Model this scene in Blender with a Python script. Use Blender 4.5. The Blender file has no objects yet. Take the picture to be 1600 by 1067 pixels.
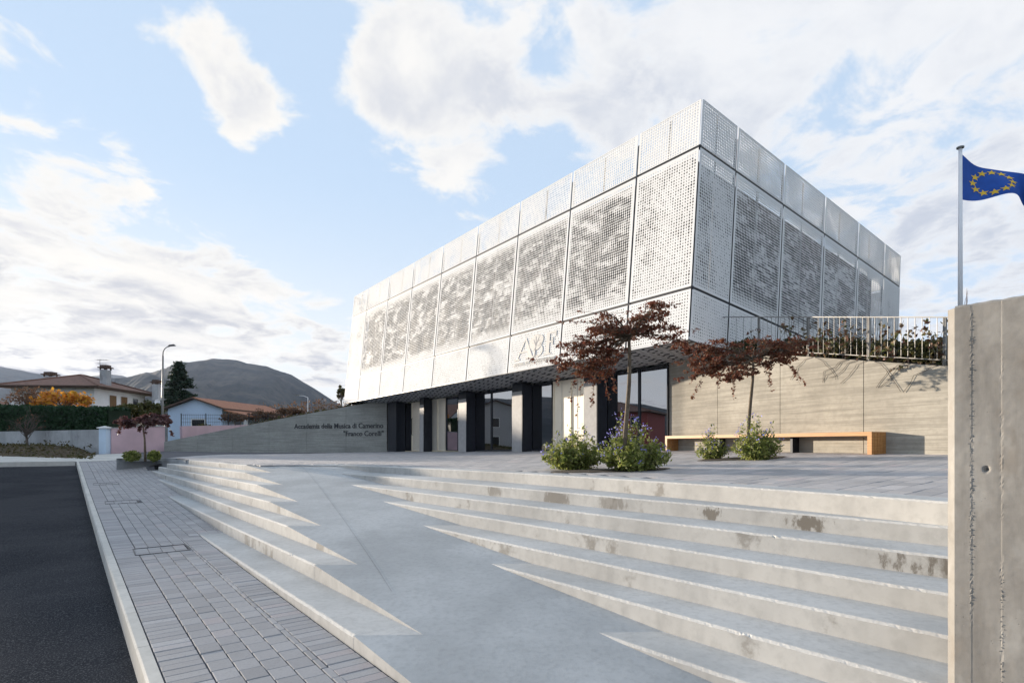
import bpy, math, random
import numpy as np
from mathutils import Vector, Matrix, noise as mnoise

random.seed(7)
rng = np.random.default_rng(7)
SC = bpy.context.scene
COL = SC.collection
S = 1.07          # metres per survey unit
CZ = 2.0          # camera height over the road datum
FPX, HOR = 885.0, 694.0

# ------------------------------------------------------------------ camera
cam_d = bpy.data.cameras.new('camera')
cam = bpy.data.objects.new('camera', cam_d)
COL.objects.link(cam)
cam.location = (0, 0, CZ)
cam.rotation_euler = (math.pi / 2, 0, 0)
cam_d.sensor_width = 36.0
cam_d.lens = FPX / 1600 * 36.0
cam_d.shift_y = (HOR - 533.5) / 1600
cam_d.clip_start = 0.05
cam_d.clip_end = 30000
SC.camera = cam

# ------------------------------------------------------------------ light
SUN_EL = 6.2
SUN_AZ = Vector((-0.791, 0.612, 0)).normalized()
el = math.radians(SUN_EL)
to_sun = Vector((SUN_AZ.x * math.cos(el), SUN_AZ.y * math.cos(el), math.sin(el)))
sun_d = bpy.data.lights.new('sun', 'SUN')
sun_d.energy = 4.8
sun_d.angle = math.radians(0.6)
sun_d.color = (1.0, 0.86, 0.69)
sun = bpy.data.objects.new('sun', sun_d)
COL.objects.link(sun)
sun.rotation_euler = to_sun.to_track_quat('Z', 'Y').to_euler()
SC.view_settings.view_transform = 'Standard'
SC.view_settings.look = 'None'
SC.view_settings.gamma = 1.0
SC.view_settings.use_curve_mapping = False
SC.view_settings.exposure = 1.3
SC.cycles.transparent_max_bounces = 24
SC.cycles.max_bounces = 8
SC.cycles.blur_glossy = 1.0
SC.cycles.sample_clamp_indirect = 6.0


class NT:
    """small wrapper for node trees"""
    def __init__(self, tree):
        self.t = tree
        self.n = tree.nodes
        self.n.clear()

    def new(self, kind, **kw):
        nd = self.n.new(kind)
        for k, v in kw.items():
            if k == 'inputs':
                for i, val in v.items():
                    if hasattr(val, 'is_output') or isinstance(val, bpy.types.NodeSocket):
                        self.t.links.new(val, nd.inputs[i])
                    else:
                        nd.inputs[i].default_value = val
            else:
                setattr(nd, k, v)
        return nd

    def link(self, a, b):
        self.t.links.new(a, b)

    def math(self, op, a, b=None, c=None, clamp=False):
        nd = self.n.new('ShaderNodeMath')
        nd.operation = op
        nd.use_clamp = clamp
        for i, v in enumerate((a, b, c)):
            if v is None:
                continue
            if isinstance(v, bpy.types.NodeSocket):
                self.t.links.new(v, nd.inputs[i])
            else:
                nd.inputs[i].default_value = v
        return nd.outputs[0]

    def vmath(self, op, a, b=None):
        nd = self.n.new('ShaderNodeVectorMath')
        nd.operation = op
        for i, v in enumerate((a, b)):
            if v is None:
                continue
            if isinstance(v, bpy.types.NodeSocket):
                self.t.links.new(v, nd.inputs[i])
            else:
                nd.inputs[i].default_value = v
        return nd

    def remap(self, v, a, b, c=0.0, d=1.0, smooth=True):
        nd = self.n.new('ShaderNodeMapRange')
        nd.interpolation_type = 'SMOOTHSTEP' if smooth else 'LINEAR'
        nd.clamp = True
        self.t.links.new(v, nd.inputs[0])
        for i, x in zip((1, 2, 3, 4), (a, b, c, d)):
            nd.inputs[i].default_value = x
        return nd.outputs[0]

    def mix(self, f, a, b):
        nd = self.n.new('ShaderNodeMix')
        nd.data_type = 'RGBA'
        for i, v in ((0, f), (6, a), (7, b)):
            if isinstance(v, bpy.types.NodeSocket):
                self.t.links.new(v, nd.inputs[i])
            else:
                if i and len(v) == 3:
                    v = (*v, 1)
                nd.inputs[i].default_value = v
        return nd.outputs[2]

    def noise(self, vec, scale, detail=4, rough=0.55, dist=0.0):
        nd = self.n.new('ShaderNodeTexNoise')
        nd.inputs['Scale'].default_value = scale
        nd.inputs['Detail'].default_value = detail
        nd.inputs['Roughness'].default_value = rough
        nd.inputs['Distortion'].default_value = dist
        if vec is not None:
            self.t.links.new(vec, nd.inputs['Vector'])
        return nd.outputs[0]

    def mapping(self, vec, scale=(1, 1, 1), loc=(0, 0, 0), rot=(0, 0, 0)):
        nd = self.n.new('ShaderNodeMapping')
        self.t.links.new(vec, nd.inputs[0])
        nd.inputs['Scale'].default_value = scale
        nd.inputs['Location'].default_value = loc
        nd.inputs['Rotation'].default_value = rot
        return nd.outputs[0]


def pdir(px, py):
    return Vector(((px - 800) / FPX, 1.0, (HOR - py) / FPX)).normalized()


# ------------------------------------------------------------------ sky
world = bpy.data.worlds.new('World')
SC.world = world
world.use_nodes = True
W = NT(world.node_tree)
sky = W.new('ShaderNodeTexSky', sky_type='NISHITA', sun_disc=False,
            sun_elevation=math.radians(18), sun_rotation=math.atan2(SUN_AZ.x, SUN_AZ.y),
            altitude=600, air_density=1.0, dust_density=0.6, ozone_density=2.0)
sky.sun_elevation = el
tc = W.new('ShaderNodeTexCoord')
dvec = tc.outputs['Generated']
sep = W.new('ShaderNodeSeparateXYZ', inputs={0: dvec})
zc = W.math('ADD', W.math('MAXIMUM', sep.outputs[2], 0.0), 0.13)
comb = W.new('ShaderNodeCombineXYZ', inputs={0: W.math('DIVIDE', sep.outputs[0], zc), 1: W.math('DIVIDE', sep.outputs[1], zc), 2: 0.0})
ROT = (0, 0, 0.35)
P = W.mapping(comb.outputs[0], loc=(5.3, 2.2, 0.4), rot=ROT, scale=(1.0, 0.8, 1))
n_big = W.noise(P, 1.0, 10, 0.60, 0.25)
n_fine = W.noise(W.mapping(comb.outputs[0], loc=(1.3, 4.2, 0.4), rot=(0, 0, -0.6), scale=(1.0, 0.9, 1)), 4.2, 11, 0.62, 0.35)
cov = W.math('ADD', W.math('MULTIPLY', n_big, 0.75), W.math('MULTIPLY', n_fine, 1.75))
cov = W.math('SUBTRACT', cov, 0.775)
LOBES = [  # px, py, degrees, weight: cloud banks (+) and blue gaps (-) of the afternoon sky
    (10, 190, 6, .15), (120, 190, 4, .10), (130, 240, 3, .10), (170, 30, 3, .10), (240, 90, 3, .10), (310, 40, 3, .12), (350, 110, 3, .17), (400, 170, 3, .19), (430, 235, 3, .22), (250, 240, 2.5, .18), (330, 215, 2.5, .12), (200, 130, 3, -.08), (290, 150, 3, -.12), (60, 260, 4, -.06), (590, 60, 5, .20), (640, 120, 4, .14), (680, 190, 6, .26), (740, 170, 5, .20), (870, 90, 5, .20), (980, 60, 8, .13),
    (1250, 330, 16, .15), (1450, 60, 12, .11), (1060, 170, 8, .09), (1560, 200, 9, .13), (1100, 60, 8, .06),
    (40, 400, 8, .17), (200, 410, 7, .18), (320, 440, 5, .15), (110, 490, 4, -.10), (330, 520, 4, -.08), (450, 480, 6, .20), (150, 560, 12, .12),
    (550, 330, 7, -.18), (770, 330, 9, -.18), (480, 320, 5, -.14), (330, 320, 7, -.22), (170, 290, 7, -.22), (40, 290, 5, -.12), (910, 30, 4, -.12), (1190, 125, 5, -.17), (1320, 50, 7, .12),
    (1440, 140, 5, -.18), (510, 150, 5, -.16), (840, 200, 5, -.12), (770, 15, 4, -.12), (540, 420, 6, -.14), (80, 90, 4, -.12), (250, 180, 3, -.06), (460, 40, 4, -.10), (1300, 200, 4, -.10)]
for px, py, dg, wt in LOBES:
    dt = W.vmath('DOT_PRODUCT', dvec, tuple(pdir(px, py))).outputs['Value']
    cov = W.math('ADD', cov, W.remap(dt, math.cos(math.radians(dg * 1.7)), 1.0, 0.0, wt))
mask = W.math('MULTIPLY', W.remap(cov, 0.43, 0.72), W.remap(sep.outputs[2], -.01, .01))
thick = W.remap(cov, 0.55, 0.95)
P2 = W.mapping(comb.outputs[0], loc=(5.3 - 0.12, 2.2 + 0.10, 0.4), rot=ROT, scale=(1.0, 0.8, 1))
n_off = W.noise(P2, 1.0, 8, 0.60, 0.25)
relief = W.remap(W.math('SUBTRACT', n_big, n_off), -0.10, 0.10)
sund = W.vmath('DOT_PRODUCT', dvec, tuple(to_sun)).outputs['Value']
glow = W.remap(sund, 0.2, 1.0)
low = W.remap(sep.outputs[2], 0.03, 0.36, 1.0, 0.0)
grey = W.math('MULTIPLY', W.math('MULTIPLY', thick, low), W.math('SUBTRACT', 1.15, W.math('MULTIPLY', relief, 0.95)), clamp=True)
c_lit = W.mix(glow, (3.65, 3.72, 3.85), (4.15, 4.02, 3.8))
c_shd = W.mix(glow, (1.65, 1.88, 2.3), (1.85, 1.92, 2.2))
soft = W.mix(W.math('MULTIPLY', thick, W.math('SUBTRACT', 1.0, relief), clamp=True), c_lit, W.mix(glow, (2.55, 2.75, 3.15), (3.1, 3.15, 3.3)))
c_cloud = W.mix(grey, soft, c_shd)
hz = W.remap(sep.outputs[2], 0.0, 0.45, 0.80, 0.0)
base_sky = W.mix(0.85, sky.outputs[0], (2.55, 3.2, 4.05))
base_sky = W.mix(hz, base_sky, W.mix(glow, (3.0, 3.45, 4.1), (4.3, 4.15, 3.85)))
full = W.mix(mask, base_sky, c_cloud)
bg = W.new('ShaderNodeBackground', inputs={0: full, 1: 0.1})
wo = W.new('ShaderNodeOutputWorld', inputs={0: bg.outputs[0]})

# ------------------------------------------------------------------ helpers: survey frame
U = np.array([-0.6042, 0.7967])      # along the front, away from the camera
V = np.array([0.7967, 0.6042])       # towards the back of the building


def uv_of(X, Y):
    return -0.6042 * X + 0.7967 * Y, 0.7967 * X + 0.6042 * Y


def xy_of(u, v):
    return -0.6042 * u + 0.7967 * v, 0.7967 * u + 0.6042 * v


def w(X, Y, h):
    """survey X, Y and height over the camera -> world"""
    return Vector((X * S, Y * S, CZ + h * S))


def wuv(u, v, h):
    X, Y = xy_of(u, v)
    return w(X, Y, h)


def px_at(px, py, Y):
    return w((px - 800) / FPX * Y, Y, (HOR - py) / FPX * Y)


def px_H(px, py, H):
    Y = FPX * H / (py - HOR)
    return (px - 800) / FPX * Y, Y


def sstep(a, b, x):
    t = min(1, max(0, (x - a) / (b - a)))
    return t * t * (3 - 2 * t)


def H_plaza(X, Y):
    X = min(9, max(-22, X)); Y = min(36, max(3, Y))
    return 0.5731 - .0088 * X - .0083 * Y - .0021 * X * X - .0015 * X * Y - .0002 * Y * Y


PV_T = [-20, 0, 4.74, 10.04, 16.04, 21.3, 25, 28.9, 32, 36, 40, 60, 200]
PV_H = [1.9, 1.585, 1.505, 1.42, 1.266, 1.11, .97, .85, .76, .66, .57, .45, .4]


def H_pave_u(u):
    return float(np.interp(u, PV_T, PV_H))


def H_pave(X, Y):
    u, v = uv_of(X, Y)
    wu = sstep(23.4, 26, u); wv = sstep(0, 6, v)
    hp = H_pave_u(u)
    return hp + wu * wv * (H_plaza(X, Y) - hp)


def H_up(X, Y):
    u, v = uv_of(X, Y)
    wu = sstep(23.4, 26, u); wv = sstep(0, 6, v)
    hz_ = H_plaza(X, Y)
    return hz_ + wu * (1 - wv) * (H_pave_u(u) - hz_)


def H_ramp(X, Y):
    return 1.7907 + 0.0028 * X - 0.0872 * Y


T = [None, .645, .80, .956, 1.11, 1.266, 1.42, 1.576]


def px_plaza(px, py):
    H = .5
    for _ in range(30):
        X, Y = px_H(px, py, H)
        H = .5 * H + .5 * H_plaza(X, Y)
    return px_H(px, py, H)


# ------------------------------------------------------------------ helpers: meshes
class MB:
    def __init__(self):
        self.v = []; self.f = []; self.m = []; self.uv = []

    def add(self, vs, fs, m=0, uvs=None):
        b = len(self.v)
        self.v += [tuple(x) for x in vs]
        for i, f in enumerate(fs):
            self.f.append([b + k for k in f]); self.m.append(m)
            self.uv.append([uvs[k] for k in f] if uvs else None)

    def box(self, c, ax, ay, az, m=0, uvs=None):
        c = Vector(c); ax = Vector(ax); ay = Vector(ay); az = Vector(az)
        vs = [c + sx * ax + sy * ay + sz * az for sz in (-1, 1) for sx, sy in ((-1, -1), (1, -1), (1, 1), (-1, 1))]
        self.add(vs, [(3, 2, 1, 0), (4, 5, 6, 7), (0, 1, 5, 4), (1, 2, 6, 5), (2, 3, 7, 6), (3, 0, 4, 7)], m, uvs)

    def abox(self, x0, x1, y0, y1, z0, z1, m=0):
        self.box(((x0 + x1) / 2, (y0 + y1) / 2, (z0 + z1) / 2), ((x1 - x0) / 2, 0, 0), (0, (y1 - y0) / 2, 0), (0, 0, (z1 - z0) / 2), m)

    def bar(self, a, b, wd, ht, up=(0, 0, 1), m=0):
        a = Vector(a); b = Vector(b); d = b - a
        x = d.normalized(); up = Vector(up)
        y = up.cross(x)
        if y.length < 1e-4:
            y = Vector((0, 1, 0)).cross(x)
        y.normalize(); z = x.cross(y)
        self.box((a + b) / 2, d / 2, y * wd / 2, z * ht / 2, m)

    def tube(self, pts, rad, n=6, m=0, cap=True):
        pts = [Vector(p) for p in pts]
        if not hasattr(rad, '__len__'):
            rad = [rad] * len(pts)
        b = len(self.v); vs = []
        for i, p in enumerate(pts):
            d = (pts[min(i + 1, len(pts) - 1)] - pts[max(i - 1, 0)])
            d = d.normalized() if d.length > 1e-6 else Vector((0, 0, 1))
            a = d.cross(Vector((0.13, 0.97, 0.2)) if abs(d.z) > .9 else Vector((0, 0, 1))).normalized()
            c = d.cross(a)
            for k in range(n):
                t = 2 * math.pi * k / n
                vs.append(p + rad[i] * (math.cos(t) * a + math.sin(t) * c))
        fs = []
        for i in range(len(pts) - 1):
            for k in range(n):
                k2 = (k + 1) % n
                fs.append((i * n + k, i * n + k2, (i + 1) * n + k2, (i + 1) * n + k))
        if cap:
            fs.append(tuple(range(n - 1, -1, -1)))
            fs.append(tuple((len(pts) - 1) * n + k for k in range(n)))
        self.add(vs, fs, m)

    def prism(self, poly, z0, z1, m=0):
        """poly: list of (x, y) counter-clockwise, z0/z1 scalar or list"""
        n = len(poly)
        z0 = z0 if hasattr(z0, '__len__') else [z0] * n
        z1 = z1 if hasattr(z1, '__len__') else [z1] * n
        vs = [(p[0], p[1], z) for p, z in zip(poly, z0)] + [(p[0], p[1], z) for p, z in zip(poly, z1)]
        fs = [tuple(range(n - 1, -1, -1)), tuple(range(n, 2 * n))]
        for i in range(n):
            j = (i + 1) % n
            fs.append((i, j, n + j, n + i))
        self.add(vs, fs, m)

    def grid(self, rows, m=0, uvf=None):
        nr, nc = len(rows), len(rows[0])
        vs = [p for r in rows for p in r]
        fs = [(i * nc + j, i * nc + j + 1, (i + 1) * nc + j + 1, (i + 1) * nc + j) for i in range(nr - 1) for j in range(nc - 1)]
        self.add(vs, fs, m, [uvf(p) for p in vs] if uvf else None)

    def build(self, name, mats, parent=None, smooth=False, offset=None):
        me = bpy.data.meshes.new(name)
        off = offset if offset is not None else (wloc(parent) if parent is not None else Vector((0, 0, 0)))
        me.from_pydata([(x[0] - off[0], x[1] - off[1], x[2] - off[2]) for x in self.v], [], self.f)
        if not isinstance(mats, (list, tuple)):
            mats = [mats]
        for mt in mats:
            me.materials.append(mt)
        me.polygons.foreach_set('material_index', self.m)
        if any(u is not None for u in self.uv):
            ul = me.uv_layers.new(name='UVMap')
            flat = []
            for f, u in zip(self.f, self.uv):
                for k in range(len(f)):
                    flat += (list(u[k]) if u else [0, 0])
            ul.data.foreach_set('uv', flat)
        if smooth:
            me.polygons.foreach_set('use_smooth', [True] * len(self.f))
        me.update()
        o = bpy.data.objects.new(name, me)
        COL.objects.link(o)
        if parent is not None:
            o.parent = parent
        elif offset is not None:
            o.location = offset
        return o


def wloc(o):
    p = Vector(o.location)
    while o.parent is not None:
        o = o.parent
        p = p + Vector(o.location)
    return p


def tag(o, label=None, cat=None, group=None, kind=None):
    if label: o['label'] = label
    if cat: o['category'] = cat
    if group: o['group'] = group
    if kind: o['kind'] = kind
    return o


def empty(name, loc, label=None, cat=None, group=None, kind=None):
    o = bpy.data.objects.new(name, None)
    COL.objects.link(o)
    o.location = loc
    o.empty_display_size = 0.2
    return tag(o, label, cat, group, kind)


def inst(mesh, name, parent, mat4, label=None):
    o = bpy.data.objects.new(name, mesh)
    COL.objects.link(o)
    o.parent = parent
    m = Matrix(mat4)
    m.translation = m.translation - wloc(parent)
    o.matrix_local = m
    return o


# ------------------------------------------------------------------ materials
def mat(name):
    m = bpy.data.materials.new(name)
    m.use_nodes = True
    return m, NT(m.node_tree)


def finish(N, color, rough=0.7, bump=None, bump_s=0.3, bump_d=0.01, metallic=0.0, spec=0.5, alpha=None):
    b = N.new('ShaderNodeBsdfPrincipled')
    if isinstance(color, bpy.types.NodeSocket):
        N.link(color, b.inputs['Base Color'])
    else:
        b.inputs['Base Color'].default_value = (*color, 1)
    if isinstance(rough, bpy.types.NodeSocket):
        N.link(rough, b.inputs['Roughness'])
    else:
        b.inputs['Roughness'].default_value = rough
    b.inputs['Metallic'].default_value = metallic
    b.inputs['Specular IOR Level'].default_value = spec
    if bump is not None:
        bp = N.new('ShaderNodeBump', inputs={'Strength': bump_s, 'Distance': bump_d, 'Height': bump})
        N.link(bp.outputs[0], b.inputs['Normal'])
    out = N.new('ShaderNodeOutputMaterial')
    if alpha is not None:
        tr = N.new('ShaderNodeBsdfTransparent')
        mx = N.new('ShaderNodeMixShader', inputs={0: alpha, 1: tr.outputs[0], 2: b.outputs[0]})
        N.link(mx.outputs[0], out.inputs[0])
    else:
        N.link(b.outputs[0], out.inputs[0])
    return b


def m_plain(name, col, rough=0.6, metallic=0.0, var=0.12, scale=6.0, bump=0.0, spec=0.4):
    m, N = mat(name)
    o = N.new('ShaderNodeTexCoord').outputs['Object']
    n = N.noise(o, scale, 5)
    c = N.mix(N.remap(n, .3, .7), tuple(x * (1 - var) for x in col), tuple(min(1, x * (1 + var)) for x in col))
    finish(N, c, rough, bump=N.noise(o, scale * 6, 3) if bump else None, bump_s=bump, bump_d=.01, metallic=metallic, spec=spec)
    return m


def geo_pos(N):
    return N.new('ShaderNodeNewGeometry').outputs['Position']


def m_concrete(name, c0, c1, stain=None, streak=False, vstreak=False, stain_amt=.5, fine=1.0, bump=.35, uv=False, board=False, pits=True):
    m, N = mat(name)
    pos = geo_pos(N)
    nb = N.noise(pos, .7, 6, .6)
    nf = N.noise(pos, 9 * fine, 6, .65)
    c = N.mix(N.remap(nb, .32, .68), c0, c1)
    c = N.mix(N.math('MULTIPLY', N.remap(nf, .42, .72), .35), c, tuple(x * .72 for x in c0))
    h = N.math('MULTIPLY', nf, .5)
    if streak:    # horizontal board marks
        st = N.noise(N.mapping(pos, scale=(.45, .45, 11)), 1.6, 5, .65, .4)
        c = N.mix(N.math('MULTIPLY', N.remap(st, .38, .66), .55), c, tuple(x * .62 for x in c0))
        sp = N.new('ShaderNodeSeparateXYZ', inputs={0: pos}).outputs[2]
        fr = N.math('FRACT', N.math('DIVIDE', sp, .145))
        ln = N.math('ADD', N.remap(fr, 0, .05, 1, 0), N.remap(fr, .95, 1, 0, 1))
        c = N.mix(N.math('MULTIPLY', ln, .28), c, tuple(x * .5 for x in c0))
        h = N.math('SUBTRACT', N.math('ADD', h, N.math('MULTIPLY', st, .6)), ln)
    if vstreak:
        v1 = N.noise(N.mapping(pos, scale=(7, 7, .7)), 1.4, 5, .62)
        v2 = N.noise(N.mapping(pos, scale=(2.2, 2.2, 1.1)), 2.0, 4, .6)
        c = N.mix(N.math('MULTIPLY', N.remap(v1, .42, .68), .45), c, tuple(x * .62 for x in c0))
        c = N.mix(N.math('MULTIPLY', N.remap(v2, .52, .70), .5), c, (c1[0] * 1.12, c1[1] * 1.14, c1[2] * 1.16))
        c = N.mix(N.math('MULTIPLY', N.remap(v2, .30, .44, 1, 0), .45), c, (.20, .165, .13))
    if stain:
        s1 = N.noise(N.mapping(pos, scale=(1, 1, .55)), 1.7, 4, .55)
        s2 = N.noise(N.mapping(pos, scale=(3, 3, .5)), 1.3, 3, .5)
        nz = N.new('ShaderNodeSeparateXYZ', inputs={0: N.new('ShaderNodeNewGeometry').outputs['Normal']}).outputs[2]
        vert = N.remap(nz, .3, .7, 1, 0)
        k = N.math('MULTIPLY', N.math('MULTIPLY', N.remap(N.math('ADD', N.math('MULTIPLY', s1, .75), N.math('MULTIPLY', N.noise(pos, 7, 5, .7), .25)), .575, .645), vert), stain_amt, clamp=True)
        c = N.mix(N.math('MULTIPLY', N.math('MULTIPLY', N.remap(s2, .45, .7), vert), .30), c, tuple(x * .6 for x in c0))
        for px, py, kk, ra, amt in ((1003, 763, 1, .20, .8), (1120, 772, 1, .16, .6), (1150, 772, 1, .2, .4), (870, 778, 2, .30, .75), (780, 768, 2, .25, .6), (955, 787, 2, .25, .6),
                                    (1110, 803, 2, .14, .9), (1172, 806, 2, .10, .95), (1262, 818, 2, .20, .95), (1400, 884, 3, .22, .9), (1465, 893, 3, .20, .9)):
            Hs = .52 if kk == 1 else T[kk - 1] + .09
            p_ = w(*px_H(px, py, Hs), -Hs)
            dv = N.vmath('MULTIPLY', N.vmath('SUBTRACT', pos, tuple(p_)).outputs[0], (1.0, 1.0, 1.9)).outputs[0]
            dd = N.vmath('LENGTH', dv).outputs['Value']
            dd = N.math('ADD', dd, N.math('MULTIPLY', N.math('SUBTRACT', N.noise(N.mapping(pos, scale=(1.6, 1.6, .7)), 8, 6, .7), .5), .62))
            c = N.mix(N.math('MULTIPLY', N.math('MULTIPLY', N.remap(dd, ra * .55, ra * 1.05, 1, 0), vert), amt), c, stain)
        c = N.mix(k, c, stain)
    if pits:
        vo = N.new('ShaderNodeTexVoronoi', inputs={'Vector': pos, 'Scale': 38.0})
        pit = N.remap(vo.outputs['Distance'], .0, .13, 1, 0)
        gate = N.remap(N.noise(pos, 5, 2), .56, .66)
        pm = N.math('MULTIPLY', pit, gate)
        c = N.mix(N.math('MULTIPLY', pm, .6), c, tuple(x * .4 for x in c0))
        h = N.math('SUBTRACT', h, pm)
    finish(N, c, .85, bump=h, bump_s=bump, bump_d=.006, spec=.25)
    return m


M = {}
M['step'] = m_concrete('step_concrete', (.42, .41, .39), (.52, .505, .475), stain=(.17, .15, .125), stain_amt=.6, bump=.3)
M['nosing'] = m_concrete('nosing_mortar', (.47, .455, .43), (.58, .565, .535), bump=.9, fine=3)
M['ramp'] = m_concrete('ramp_concrete', (.345, .355, .358), (.47, .48, .482), bump=.45, fine=2)
M['wall_warm'] = m_concrete('board_concrete', (.30, .28, .24), (.405, .378, .325), streak=True, bump=.4)
M['wall_cool'] = m_concrete('sign_wall_concrete', (.30, .30, .275), (.38, .38, .35), streak=True, bump=.4)
M['pillar'] = m_concrete('pillar_concrete', (.235, .22, .20), (.345, .33, .305), bump=.55, fine=1.2, vstreak=True)
M['kerb'] = m_concrete('kerb_concrete', (.46, .45, .42), (.58, .56, .52), bump=.4)
M['lowwall'] = m_concrete('low_wall_concrete', (.34, .35, .36), (.48, .49, .50), stain=(.2, .2, .2), bump=.3, pits=False)
M['planter'] = m_concrete('planter_concrete', (.27, .28, .29), (.36, .37, .38), bump=.3)
M['joint'] = m_plain('joint_sand', (.09, .09, .10), .95)
M['dark_metal'] = m_plain('dark_metal', (.022, .026, .034), .4, .3, var=.1)
M['navy'] = m_plain('navy_cladding', (.018, .022, .032), .45, .2)
M['joint_rail'] = m_plain('joint_rail_metal', (.035, .036, .042), .5, .2)
M['pier'] = m_plain('pier_render', (.36, .35, .345), .6, var=.08)
M['cream'] = m_plain('cream_panel', (.84, .77, .64), .32, .55, var=.04, scale=2)
M['steel'] = m_plain('galvanised_steel', (.24, .235, .225), .5, .5)
M['white_metal'] = m_plain('white_painted_metal', (.86, .86, .88), .4, .0, var=.03)
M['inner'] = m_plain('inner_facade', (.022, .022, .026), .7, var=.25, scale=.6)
M['letter_dark'] = m_plain('letter_dark', (.03, .03, .035), .5)
M['logo'] = m_plain('logo_grey', (.54, .52, .49), .5, var=.04)
M['soil'] = m_plain('soil', (.055, .042, .03), .95, var=.4, scale=8, bump=.8)
M['bark'] = m_plain('maple_bark', (.13, .10, .07), .85, var=.3, scale=20, bump=.6)
M['bark_grey'] = m_plain('grey_bark', (.12, .10, .085), .9, var=.3, scale=10, bump=.5)
M['white_wall'] = m_plain('white_render', (.70, .70, .69), .8, var=.06, scale=1.0)
M['blue_wall'] = m_plain('pale_blue_render', (.50, .62, .78), .8, var=.05, scale=1.0)
M['pillar_blue'] = m_plain('pale_blue_paint', (.55, .67, .80), .75, var=.05, scale=2.0)
M['pink_wall'] = m_plain('pink_render', (.56, .41, .45), .85, var=.08, scale=1.2)
M['red_wall'] = m_plain('red_render', (.35, .10, .09), .85, var=.08)
M['grey_wall'] = m_plain('grey_render', (.34, .35, .36), .85, var=.06)
M['shutter'] = m_plain('brown_shutter', (.16, .09, .035), .6, var=.15)
M['glass_dark'] = m_plain('window_dark', (.02, .022, .025), .12, var=.1)
M['eaves'] = m_plain('brown_eaves', (.09, .055, .04), .7)
M['flag_blue'] = m_plain('flag_blue', (.010, .085, .42), .65, var=.08)
M['flag_star'] = m_plain('flag_star', (.85, .55, .05), .6, var=.05)


def m_roof(name, c0, c1, rowdir='Y'):
    m, N = mat(name)
    o = geo_pos(N)
    n = N.noise(o, 3.0, 4)
    n2 = N.noise(o, 14.0, 3)
    c = N.mix(N.remap(n, .3, .7), c0, c1)
    c = N.mix(N.math('MULTIPLY', N.remap(n2, .45, .7), .4), c, tuple(x * .55 for x in c0))
    finish(N, c, .85, bump=n2, bump_s=.6, bump_d=.05)
    return m


M['roof_brown'] = m_roof('roof_brown_tile', (.16, .085, .06), (.23, .12, .085))
M['roof_orange'] = m_roof('roof_orange_tile', (.30, .12, .06), (.42, .18, .10))


def m_asphalt():
    m, N = mat('asphalt')
    p = geo_pos(N)
    n1 = N.noise(p, .5, 4); n2 = N.noise(p, 75, 3, .7)
    vo = N.new('ShaderNodeTexVoronoi', inputs={'Vector': p, 'Scale': 95.0})
    c = N.mix(N.remap(n1, .38, .62), (.032, .034, .039), (.047, .048, .053))
    c = N.mix(N.math('MULTIPLY', N.remap(n2, .50, .66), .8), c, (.13, .13, .135))
    finish(N, c, .9, bump=vo.outputs['Distance'], bump_s=.5, bump_d=.005, spec=0.0)
    return m


M['asphalt'] = m_asphalt()


def m_paver(name, c0, c1):
    m, N = mat(name)
    p = geo_pos(N)
    oi = N.new('ShaderNodeObjectInfo').outputs['Random']
    ri = N.new('ShaderNodeNewGeometry').outputs['Random Per Island']
    r = N.math('FRACT', N.math('ADD', oi, ri))
    c = N.mix(N.remap(r, 0, .8, 0, 1, False), c0, c1)
    c = N.mix(N.remap(r, .88, .97), c, (c1[0] * 1.05, c1[1] * .97, c1[2] * .96))
    c = N.mix(N.remap(r, .97, .99), c, tuple(min(1, x * 1.12) for x in c1))
    n = N.noise(p, 60, 4, .65)
    nb = N.noise(p, 1.3, 4)
    c = N.mix(N.math('MULTIPLY', N.remap(n, .45, .75), .35), c, tuple(x * .6 for x in c0))
    c = N.mix(N.math('MULTIPLY', N.remap(nb, .45, .7), .25), c, (c1[0] * 1.15, c1[1] * 1.15, c1[2] * 1.18))
    finish(N, c, .8, bump=n, bump_s=.3, bump_d=.003, spec=.3)
    return m


M['paver'] = m_paver('paver_concrete', (.275, .27, .276), (.35, .344, .35))
M['plaza_paver'] = m_paver('plaza_paver_concrete', (.32, .31, .312), (.43, .41, .405))


def m_leaf(name, cols, rough=.55, trans=.25):
    m, N = mat(name)
    r = N.new('ShaderNodeNewGeometry').outputs['Random Per Island']
    ramp = N.new('ShaderNodeValToRGB', inputs={0: r})
    cr = ramp.color_ramp
    cr.elements[0].color = (*cols[0], 1)
    cr.elements[-1].color = (*cols[-1], 1)
    for i, c in enumerate(cols[1:-1], 1):
        e = cr.elements.new(i / (len(cols) - 1)); e.color = (*c, 1)
    b = N.new('ShaderNodeBsdfPrincipled', inputs={'Base Color': ramp.outputs[0], 'Roughness': rough, 'Specular IOR Level': .3})
    t = N.new('ShaderNodeBsdfTranslucent', inputs={0: ramp.outputs[0]})
    mx = N.new('ShaderNodeMixShader', inputs={0: trans, 1: b.outputs[0], 2: t.outputs[0]})
    N.new('ShaderNodeOutputMaterial', inputs={0: mx.outputs[0]})
    return m


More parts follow.
